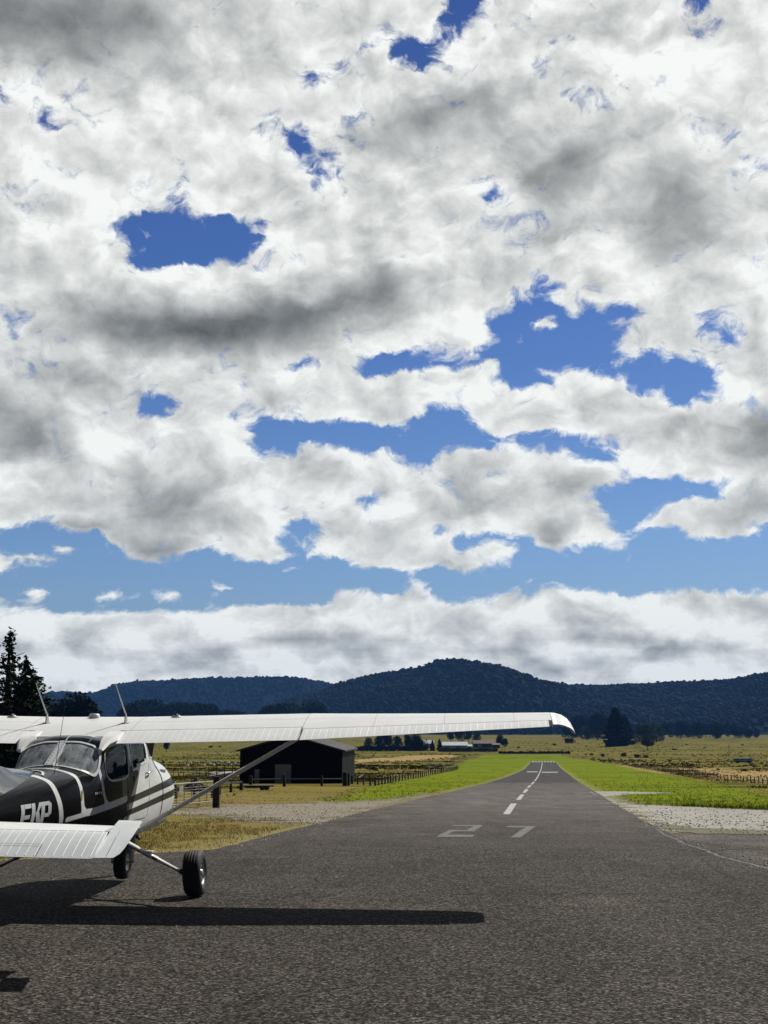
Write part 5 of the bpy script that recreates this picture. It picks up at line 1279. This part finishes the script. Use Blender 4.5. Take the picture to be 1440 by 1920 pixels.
x, y = scatter(26000, 30, 420, -.08, .40, 53, lambda x, y: off_seal(x, y, .8) & not_in(x, y, [GRAVR, GRAVL], -.3) & (g_in(x, y) > -.5) & APR(x, y))
tufts('green_grass', x, y, np.random.default_rng(2).uniform(.05, .16, len(x)), 3, M['blade'], 54)
x, y = scatter(15000, 34, 60, .10, .40, 55, lambda x, y: (np.abs(g_in(x, y)-.35) < .7) & off_seal(x, y, .8) & APR(x, y))
tufts('green_grass', x, y, np.random.default_rng(3).uniform(.12, .30, len(x)), 4, M['blade'], 56)
far = lambda x, y: off_seal(x, y, 2) & (g_in(x, y) < -2) & (fbm(x*.018, y*.03, 5, 9) > .47) & not_in(x, y, TAN, -3) & ~((x > 0) & (y < 230))
x, y = scatter(40000, 120, 1500, -.42, .42, 57, far)
tufts('rushes', x, y, np.random.default_rng(4).uniform(.12, .38, len(x))*np.clip(y/300, .6, 1.8), 4, M['rush'], 58, spread=.35, wid=.05)
x, y = scatter(30000, 150, 1800, -.42, .42, 61, lambda x, y: off_seal(x, y, 2) & (g_in(x, y) < -3) & (fbm(x*.012+5, y*.016, 5, 29) > .53) & not_in(x, y, TAN, -3))
tufts('rushes', x, y, np.random.default_rng(6).uniform(.15, .42, len(x))*np.clip(y/300, .6, 2.2), 4, M['rush_dark'], 62, spread=.4, wid=.06)
x, y = scatter(30000, 85, 900, -.42, .42, 59, lambda x, y: off_seal(x, y, 2) & (g_in(x, y) < -1) & (fbm(x*.03, y*.05, 5, 19) > .5))
tufts('dry_grass', x, y, np.random.default_rng(5).uniform(.12, .32, len(x)), 3, M['straw'], 60, spread=.3, wid=.03)

# loose stones along the gravel and the seal edges
def stones(name, xs, ys, size, seed):
    r = np.random.default_rng(seed); n = len(xs); z = zg(ys)+undul(xs, ys)+.006; s = size*r.uniform(.4, 1.6, n)
    base = np.array([(-1,-1,0),(1,-1,0),(1,1,0),(-1,1,0),(-.6,-.5,1),(.7,-.6,.9),(.5,.7,1.05),(-.6,.5,.8)], float)
    a = r.uniform(0, 6.28, n); j = r.uniform(.65, 1.25, (n, 8, 3)); B = base[None]*j*s[:,None,None]*np.array([1, .8, .9]); c, s_ = np.cos(a)[:,None], np.sin(a)[:,None]
    V = np.stack([B[...,0]*c-B[...,1]*s_+xs[:,None], B[...,0]*s_+B[...,1]*c+ys[:,None], B[...,2]+z[:,None]], -1)
    F = np.array([(4,5,6,7),(0,1,5,4),(1,2,6,5),(2,3,7,6),(3,0,4,7)])[None]+(np.arange(n)*8)[:,None,None]
    o = mesh_obj(name, V.reshape(-1, 3), F.reshape(-1, 4), M['pebble']); tag(o, kind='stuff')
M['pebble'] = simple('loose_stone', (.27, .25, .21), .95, var=.5, scale=9, spec=.05)
x, y = scatter(30000, 28, 95, -.20, .05, 71, lambda x, y: (sdf(GRAVL, x, y) > -1.6) & off_seal(x, y, -.15)); stones('loose_stones', x[:1500], y[:1500], .020, 72)
x, y = scatter(30000, 28, 95, .10, .42, 73, lambda x, y: (sdf(GRAVR, x, y) > -1.2) & off_seal(x, y, -.15)); stones('loose_stones', x[:1500], y[:1500], .020, 74)
x, y = scatter(9000, 18, 90, -.34, .42, 75, lambda x, y: (np.minimum(np.abs(x-col_of(LEDGE, y)), np.abs(x-col_of(REDGE, y))) < .35)); stones('loose_stones', x[:3000], y[:3000], .013, 76)
x, y = scatter(26000, 17, 120, -.36, .42, 77, lambda x, y: off_seal(x, y, .02) & (np.minimum(np.abs(x-col_of(LEDGE, y)), np.abs(x-col_of(REDGE, y))) < .9) & APR(x, y) & not_in(x, y, [GRAVR, GRAVL], -.2))
tufts('verge_grass', x, y, np.random.default_rng(8).uniform(.03, .11, len(x)), 3, M['straw'], 78)

# ==================================================================== barn
def local(P, ang): c, s = math.cos(ang), math.sin(ang); return lambda x, y, z=0: Vector((P.x+c*x-s*y, P.y+s*x+c*y, P.z+z))
pL = G(451, 1478); pR = G(635, 1479); y0 = (pL.y+pR.y)/2
DB = 152.0
def atd(u, d, z=None): q = px_dir(u, HOR); x = q.x/q.y*d; return Vector((x, d, ground_z(x, d) if z is None else z))
a_ = atd(451, DB); b_ = atd(642, DB-.75); gz = min(ground_z(a_.x, DB), ground_z(b_.x, DB))-.15
BW = math.hypot(b_.x-a_.x, b_.y-a_.y); bang = math.atan2(b_.y-a_.y, b_.x-a_.x)
barn = empty('barn', (a_.x, a_.y, gz), bang, 'large black steel barn with a shallow gable roof and grey roller door', 'barn')
zrow = lambda w, d: CAM_H+px_dir(720, w).z/px_dir(720, w).y*d-gz
EH = zrow(1408, DB); RH = zrow(1381, DB-1); EH = max(EH, 3.5); BL = 15.0
mb = MB(); V = [(0,0,0),(BW,0,0),(BW,0,EH),(BW/2,0,RH),(0,0,EH),(0,BL,0),(BW,BL,0),(BW,BL,EH),(BW/2,BL,RH),(0,BL,EH)]
mb.add(V, [(0,1,2,3,4),(9,8,7,6,5),(0,4,9,5),(1,6,7,2)]).build('wall', M['barnwall'], barn)
rb = MB()
for s in (0, 1):
    e0 = Vector((-.35 if s == 0 else BW+.35, -.30, EH-.08)); r0 = Vector((BW/2, -.30, RH+.06)); L = BL+.6
    up = Vector((0, 0, .10)); rb.add([e0, r0, r0+Vector((0, L, 0)), e0+Vector((0, L, 0)), e0+up, r0+up, r0+Vector((0, L, 0))+up, e0+Vector((0, L, 0))+up], [(0,1,2,3),(4,7,6,5),(0,4,5,1),(3,2,6,7),(0,3,7,4)])
    for i in range(25):
        y = i*L/24; rb.tube([e0+Vector((0, y, .12)), r0+Vector((0, y, .12))], .05, 5)
ro = rb.build('roof', M['roof'], barn)
for i in range(3):
    y = 4+i*5.2; e0 = Vector((BW*.98, y, EH+.10)); r0 = Vector((BW*.53, y, RH-.02)); MB().add([e0+Vector((0,0,.12)), r0+Vector((0,0,.12)), r0+Vector((0,1.0,.12)), e0+Vector((0,1.0,.12))], [(0,1,2,3)]).build('skylight', M['palewall'], ro)
u2x = lambda u: (u-451)/(642-451)*BW
dr = MB(); x0, x1 = u2x(517), u2x(547); H = EH*.60
dr.box(((x0+x1)/2, -.05, H/2), (x1-x0, .06, H))
for i in range(11): dr.tube([(x0, -.09, .12+i*H/11.5), (x1, -.09, .12+i*H/11.5)], .022, 5)
dr.build('roller_door', M['rollerdoor'], barn)
x0, x1 = u2x(479), u2x(487.5); d2 = MB().box(((x0+x1)/2, -.05, EH*.23), (x1-x0, .06, EH*.46)).build('side_door', M['rollerdoor'], barn)
MB().box((x1-.1, -.10, EH*.23), (.03, .04, .14)).build('handle', M['dark'], d2)
cl_ = MB()
for i in range(48): x = (i+.5)*BW/48; hh = EH+(RH-EH)*(1-abs(x-BW/2)/(BW/2)); cl_.box((x, -.012, hh/2), (.035, .02, hh-.1))
tag(cl_.build('cladding_rib', M['barnwall'], barn), kind='stuff')
cn = MB(); cn.add([(BW/2,-.34,RH+.02),(-.38,-.34,EH-.10),(-.38,-.34,EH+.06),(BW/2,-.34,RH+.20),(BW+.38,-.34,EH-.10),(BW+.38,-.34,EH+.06)], [(0,1,2,3),(0,3,5,4)]).build('barge_board', M['roof'], barn)
pad = poly_sheet('yard', Gp([(664,1455),(683,1450),(678,1458),(664,1463)]), M['concrete'], .02, .8, .5, 31); tag(pad, kind='structure')
pad = poly_sheet('yard', Gp([(385,1448),(430,1446),(452,1452),(452,1456),(385,1453)]), M['concrete'], .02, .8, .5, 32); tag(pad, kind='structure')

# ==================================================================== farm buildings under the wing
def gable_house(name, uL, uR, w_base, w_eave, w_ridge, depth, wallm, roofm, label, wins=(), chim=None, ang=0):
    a = G(uL, w_base); b = atd(uR, a.y, a.z); gz_ = min(a.z, ground_z(b.x, b.y))-.2; d = a.y; L = (b-a).length
    zz = lambda w: CAM_H+px_dir(720, w).z/px_dir(720, w).y*d-gz_
    e, r = zz(w_eave), zz(w_ridge); h = empty(name, (a.x, a.y, gz_), ang, label, 'building')
    MB().add([(0,0,0),(L,0,0),(L,0,e),(0,0,e),(0,depth,0),(L,depth,0),(L,depth,e),(0,depth,e),(0,depth/2,r),(L,depth/2,r)], [(0,1,2,3),(5,4,7,6),(4,0,3,8,7),(1,5,6,9,2)]).build('wall', wallm, h)
    t = .18; ro = MB()
    for y0_, y1_ in ((-.5, depth/2), (depth+.5, depth/2)):
        z0_ = e-.5*(r-e)/(depth/2); ro.add([(-.5,y0_,z0_+.03),(L+.5,y0_,z0_+.03),(L+.5,y1_,r+.03),(-.5,y1_,r+.03),(-.5,y0_,z0_+t),(L+.5,y0_,z0_+t),(L+.5,y1_,r+t),(-.5,y1_,r+t)], [(0,1,2,3),(4,7,6,5),(0,4,5,1),(0,3,7,4),(1,5,6,2)])
    rf = ro.build('roof', roofm, h)
    for (fx, fz, ww, wh, nm) in wins: 
        o = MB().box((fx*L, -.04, fz*e), (ww, .08, wh)).build(nm, M['dark'] if nm == 'window' else M['rollerdoor'], h)
        if nm == 'window': MB().box((fx*L, -.09, fz*e-wh/2-.06), (ww+.2, .10, .08)).build('sill', M['strip'], o)
    if chim: MB().box((chim*L, depth/2, r+.5), (.7, .7, 1.2)).build('chimney', M['brownwall'], rf)
    return h
gable_house('farm_shed', 830, 876, 1403, 1397.5, 1391.5, 12, M['palewall'], M['whiteroof'], 'long farm shed with a white roof among trees left of the runway end', [(.2,.5,3,2.2,'door'),(.6,.5,3,2.2,'door')])
gable_house('lean_to', 876, 884, 1403, 1399, 1396.5, 7, M['palewall'], M['whiteroof'], 'small white-roofed lean-to at the right end of the white shed', [(.5,.5,1.4,1.4,'window')])
gable_house('farm_barn', 888, 926, 1402, 1394, 1388.5, 12, M['brownwall'], M['brownroof'], 'red-brown farm barn with a rusty roof right of the white-roofed shed', [(.3,.45,3,2.4,'door'),(.7,.55,1.6,1.2,'window')])
gable_house('outbuilding', 924, 937, 1403, 1396.5, 1394, 9, M['brownwall'], M['brownroof'], 'low red outbuilding attached to the right of the red-brown barn', [(.5,.5,1.6,1.2,'window')])
gable_house('cottage', 795, 813, 1403, 1394, 1388, 9, M['palewall'], M['whiteroof'], 'pale cottage half hidden between dark trees left of the white-roofed shed', [(.3,.55,1.4,1.3,'window'),(.7,.55,1.4,1.3,'window')], chim=.3)
gable_house('cottage', 852, 868, 1373, 1370.5, 1369.2, 9, M['palewall'], M['whiteroof'], 'tiny pale building far off above the farm, near the hill foot', [(.5,.5,1.4,1.2,'window')])

# ==================================================================== fences, gate and yard
def post_fence(name, pts, h, r_, mat, label, rails=(), wires=(), seed=0, jit=.12, n=None, square=False, spacing=None):
    """pts are world points of the line; posts along it are parts"""
    rr = random.Random(seed); P = [Vector(p) for p in pts]; o = P[0]; root = empty(name, tuple(o), 0, label, 'fence'); segs = [(P[i+1]-P[i]).length for i in range(len(P)-1)]; T = sum(segs)
    k = n if n else int(T/spacing)+1; q = []
    for i in range(k):
        s = T*i/(k-1)
        for j, L in enumerate(segs):
            if s <= L or j == len(segs)-1: p = P[j].lerp(P[j+1], min(1, s/L)); break
            s -= L
        p.z = ground_z(p.x, p.y); q.append(p)
    for i, p in enumerate(q):
        hh = h*rr.uniform(1-jit, 1+jit); c = p-o; l = Vector((rr.uniform(-.03, .03), rr.uniform(-.03, .03), 0))*hh
        mb = MB(); rad = r_*rr.uniform(.85, 1.25)*(1.35 if i in (0, k-1) else 1)
        if square: mb.box(c+Vector((0, 0, hh/2-.1)), (rad*2, rad*2, hh+.2), rz=rr.uniform(-.2, .2))
        else: mb.tube([c-Vector((0, 0, .25)), c+l*.5+Vector((0, 0, hh*.5)), c+l+Vector((0, 0, hh))], [rad, rad*.97, rad*.9], 8)
        mb.build('post', mat, root)
    for z, rad in rails:
        mb = MB()
        for i in range(k-1): mb.tube([q[i]-o+Vector((0, -.04, z*h+rr.uniform(-.03, .03))), q[i+1]-o+Vector((0, -.04, z*h+rr.uniform(-.03, .03)))], rad, 6, flat=(.5, 1))
        mb.build('rail', mat, root)
    for z in wires:
        mb = MB(); mb.tube([p-o+Vector((0, 0, z*h)) for p in q], .004+.00003*q[0].y, 4); mb.build('wire', M['wire'], root)
    return root
# timber rail fence in front of the barn (stout posts, one rail)
rail = [G(452,1485), G(574,1482), G(655,1476)]
DRF = 108
post_fence('rail_fence', [G(470,1476), G(519,1475), G(584,1474.5), G(651,1473)], 1.05, .12, M['darktimber'], 'dark timber post and rail fence in front of the black barn', rails=((.62, .08), ), seed=3, n=4)
post_fence('stub_fence', [G(492,1463.5), G(520,1463.5), G(560,1463), G(640,1463)], .95, .07, M['timber'], 'line of weathered posts and wires just behind the dark rail fence', wires=(.9, .6, .3), seed=8, n=14)
post_fence('corner_strainer', [G(647,1473.5), G(653,1473)], 1.3, .15, M['darktimber'], 'pair of stout strainer posts at the right end of the rail fence', seed=9, n=2)
post_fence('paddock_fence', [G(660,1470), G(700,1474), G(740,1466), G(800,1455), G(858,1443)], .85, .085, M['timber'], 'row of short dark posts with wires running along the left of the runway grass', wires=(.85, .5, .25), seed=5, spacing=4.6)
post_fence('far_paddock_fence', [G(858,1443), G(800,1447), G(820,1438), G(870,1425), G(905,1416)], .75, .05, M['timber'], 'fence line bordering the bright grass towards the far end of the runway', wires=(.85, .4), seed=6, spacing=9)
post_fence('boundary_fence', [G(1178,1437), G(1220,1442), G(1300,1454), G(1370,1462.5), G(1440,1471.5), G(1560,1489)], .72, .05, M['timber'], 'long row of fence posts between bright grass and tan paddock on the right', wires=(.85, .55, .25), seed=7, n=78)
post_fence('wire_fence', [G(305,1459), G(360,1457), G(385,1456)], 1.0, .045, M['timber'], 'light wire fence with thin stakes behind the metal gate', wires=(.9, .6, .3), seed=12, n=9)
hf = empty('timber_frame', tuple(G(818,1449)), .1, 'small dark goal-shaped timber frame standing in the left paddock', 'frame'); dH = G(818,1449).y; u_ = dH/F_PX
for s in (-1, 1): MB().box((s*10*u_, 0, 4.5*u_), (1.6*u_, 1.6*u_, 9.5*u_)).build('post', M['darktimber'], hf)
MB().box((0, -.02, 8.3*u_), (24*u_, 1.2*u_, 1.5*u_)).build('crossbar', M['darktimber'], hf)
# metal gate and its posts
gA = G(300, 1517); gB = G(402, 1513); o = gA; gate = empty('metal_gate', tuple(gA), math.atan2(gB.y-gA.y, gB.x-gA.x), 'galvanised metal farm gate with wire mesh beside the aeroplane nose', 'gate'); GL = math.hypot(gB.x-gA.x, gB.y-gA.y)-.05; gh = 43/F_PX*gA.y
fr = MB(); fr.tube([(0,0,.10),(GL,0,.10)], .022, 8).tube([(0,0,gh),(GL,0,gh)], .026, 8).tube([(0,0,.08),(0,0,gh)], .026, 8).tube([(GL,0,.08),(GL,0,gh)], .026, 8); fr.build('gate_frame', M['galv'], gate)
br = MB()
for i in range(1, 7): br.tube([(GL*i/7,0,.1),(GL*i/7,0,gh)], .016, 6)
br.build('gate_bar', M['steel'], gate)
br = MB()
for i in range(1, 8): br.tube([(0,0,.1+gh*i/8.5),(GL,0,.1+gh*i/8.5)], .004, 4)
br.build('gate_mesh', M['wire'], gate)
MB().box((GL*.36, -.03, gh*.72), (.30, .012, .36)).build('sign', M['sign'], gate)
for i, (u, w, hh, lab) in enumerate(((405,1515,1.22,'thick black timber gate post right of the metal gate'),(296,1519,1.15,'thick black timber gate post hidden behind the aeroplane nose'))):
    p = G(u, w); t = MB(); t.tube([(0,0,-.3),(0,0,hh*.5),(.01,0,hh)], [.145,.14,.135], 12); q = t.build('gate_post', M['darktimber'], None, False); q.location = p; tag(q, lab, 'post')
post_fence('short_rail', [G(410,1490), G(452,1482)], .75, .09, M['darktimber'], 'dark rail running from the gate post back towards the barn fence', rails=((.85, .07),), seed=14, n=3)
post_fence('lower_rail', [G(330,1497), G(398,1496)], .55, .07, M['darktimber'], 'low dark rail seen through the metal gate', rails=((.8, .08),), seed=15, n=3)
# loading ramp rails
pr0 = G(391, 1458); rp = empty('loading_ramp', tuple(pr0), .12, 'dark railed livestock ramp sloping up at the left of the barn', 'ramp'); L = 44/F_PX*pr0.y
mb = MB()
for k in range(4): mb.tube([(0,0,.55+.28*k),(L,0,1.0+.32*k+.10)], .045, 6, flat=(.5,1))
mb.build('rail', M['darktimber'], rp)
for k in range(4): MB().box((L*k/3, .06, .7+.12*k), (.12, .12, 1.5+.28*k)).build('post', M['darktimber'], rp)
MB().add([(0,0,.2),(L,0,.75),(L,1.6,.75),(0,1.6,.2),(0,0,-.1),(L,0,-.1),(L,1.6,-.1),(0,1.6,-.1)], [(0,1,2,3),(0,4,5,1),(1,5,6,2),(3,2,6,7),(0,3,7,4)]).build('ramp_deck', M['concrete'], rp)
# old flat trailer by the rail fence
p = G(484, 1481.5); tr = empty('trailer', tuple(p), .05, 'old low flat-deck trailer parked in the grass before the barn', 'trailer'); s_ = p.y/F_PX
MB().box((0, 0, 8*s_), (58*s_, 1.6, 2.2*s_)).box((-4*s_, 0, 5.6*s_), (40*s_, 1.2, 1.5*s_)).build('deck', M['darktimber'], tr)
for s in (-1, 1):
    for x in (8, 16): MB().lathe([(0, .10), (2.6*s_, .10), (4.2*s_, .08), (4.3*s_, 0), (4.2*s_, -.08), (2.6*s_, -.1), (0, -.1)], Matrix.Translation((x*s_, s*.75, 4.1*s_)) @ Matrix.Rotation(R(90), 4, 'X'), 20).build('wheel', M['rubber'], tr, True)
MB().tube([(-29*s_, 0, 7*s_), (-40*s_, 0, 5*s_)], .05, 8).build('drawbar', M['darktimber'], tr)
# rubble heap
r = np.random.default_rng(77); c = G(366, 1481); s_ = c.y/F_PX; mb = MB()
for i in range(420):
    a = r.uniform(0, 6.28); q = abs(r.normal(0, .42)); q = min(q, 1.1); x = math.cos(a)*q*26*s_; yy = math.sin(a)*q*22*s_; z = max(0, (1-q))*17*s_*r.uniform(.7, 1.1); sz = r.uniform(.05, .20)
    Mx = Matrix.Rotation(r.uniform(0, 3), 3, Vector(r.normal(size=3)).normalized()); mb.box(Vector((x, yy, z)), (sz*r.uniform(.6, 2.2), sz, sz*r.uniform(.5, 1)), M=Mx)
hp = mb.build('rubble_heap', M['rock'], None); hp.location = c; tag(hp, 'grey heap of broken rubble and brush behind the metal gate', 'rubble heap', kind='stuff')
c = G(312, 1480); mb = MB(); mb.lathe([(0,.55),(.22,.55),(.24,.5),(.24,.05),(.22,0),(0,0)], Matrix.Rotation(R(80), 4, 'Y'), 20)
dm = mb.build('oil_drum', M['dark'], None, True); dm.location = c+Vector((.2, 0, .30)); tag(dm, 'black drum lying beside the nose of the aeroplane near the gate', 'drum')
# sheep
def sheep():
    root = empty('sheep', (0,0,0))
    b = MB(); b.tube([(-.52,0,.66),(-.42,0,.70),(-.1,0,.72),(.25,0,.72),(.42,0,.72),(.50,0,.70)], [.10,.25,.30,.29,.22,.10], 12, flat=(1.0,1.05)); 
    b.tube([(.38,0,.74),(.54,0,.86),(.66,0,.86),(.78,0,.78)], [.15,.11,.10,.05], 10); b.tube([(-.50,0,.72),(-.58,0,.55)], [.05,.03], 6)
    for sx in (-.36,.32):
        for sy in (-.13,.13): b.tube([(sx,sy,.62),(sx+.02,sy,.32),(sx,sy,.0)], [.085,.045,.04], 7)
    for sy in (-1,1): b.tube([(.60,sy*.06,.90),(.56,sy*.19,.88)], [.03,.012], 5)
    b.build('body', M['wool'], root, True)
    return root
SH = sheep(); SHM = SH.children[0].data
spots = [(331,1436),(338,1431),(346,1437),(352,1440),(358,1434),(367,1431),(372,1434),(378,1437),(383,1439),(390,1433),(394,1436.5),(398,1430),(404,1432),(409,1435),(413,1431),(417,1433),(421,1437),(425,1430.5),(429,1434),(433,1438),(437,1432),(441,1435),(446,1437),(449,1432.5),(401,1439),(387,1428)]
for i, (u, w) in enumerate(spots):
    p = G(u, w); o = SH if i == 0 else None
    if o is None:
        o = SH.copy(); COL.objects.link(o); ch = SH.children[0].copy(); ch.parent = o; COL.objects.link(ch)
    o.location = p; o.rotation_euler = (0, 0, random.Random(i).uniform(0, 6.28)); k = .9*random.Random(i+50).uniform(.85, 1.15); o.scale = (k, k, k)
    tag(o, 'off-white sheep grazing in the flock left of the black barn', 'sheep', 'flock of sheep in the left paddock')
# teal trough frame with a white rim and a thin pole on the right
p = G(1392, 1430.5); s_ = p.y/F_PX; tg = empty('covered_trailer', tuple(p), 0, 'long low teal covered trailer with pale rails standing in the right paddock', 'trailer')
MB().box((0, 0, 4.6*s_), (33*s_, 2.2, 6.5*s_)).build('body', M['teal'], tg)
MB().box((0, 0, 8.3*s_), (34*s_, 2.4, .9*s_)).build('roof', M['palewall'], tg)
MB().box((-20*s_, -1.2, 4.2*s_), (12*s_, .2, .9*s_)).box((19*s_, -1.2, 4.2*s_), (12*s_, .2, .9*s_)).box((0, -1.2, 4.2*s_), (30*s_, .12, .7*s_)).build('side_rail', M['strip'], tg)
for x in (-12, -9, 9, 12): MB().lathe([(0,.2),(1.5*s_,.2),(1.6*s_,0),(1.5*s_,-.2),(0,-.2)], Matrix.Translation((x*s_, -1.1, 1.6*s_)) @ Matrix.Rotation(R(90), 4, 'X'), 16).build('wheel', M['rubber'], tg, True)
for x in (-6, 2, 7): MB().box((x*s_, -1.13, 5.6*s_), (3*s_, .06, 1.6*s_)).build('panel', M['whiteroof'], tg)
p = G(1367, 1420); s_ = p.y/F_PX; pl = empty('pole', tuple(p), 0, 'thin dark pole with a pale top left of the teal trailer', 'pole')
MB().tube([(0,0,-.3),(0,0,19*s_)], .10, 8).build('shaft', M['timber'], pl); MB().box((0, 0, 21*s_), (1.6*s_, .3, 4*s_)).build('marker', M['strip'], pl)

# ==================================================================== air
hz = MB().box((0, 3200, 150), (9000, 7800, 360)).build('haze', None); tag(hz, kind='stuff')
m = bpy.data.materials.new('haze_air'); m.use_nodes = True; nt = m.node_tree; nt.nodes.remove(nt.nodes['Principled BSDF'])
pv = nt.nodes.new('ShaderNodeVolumePrincipled'); pv.inputs['Color'].default_value = (.16, .42, 1.0, 1); pv.inputs['Density'].default_value = .000042; pv.inputs['Anisotropy'].default_value = .0
nt.links.new(pv.outputs[0], nt.nodes['Material Output'].inputs['Volume']); hz.data.materials.append(m)
scene.cycles.volume_bounces = 0; scene.cycles.volume_max_steps = 64
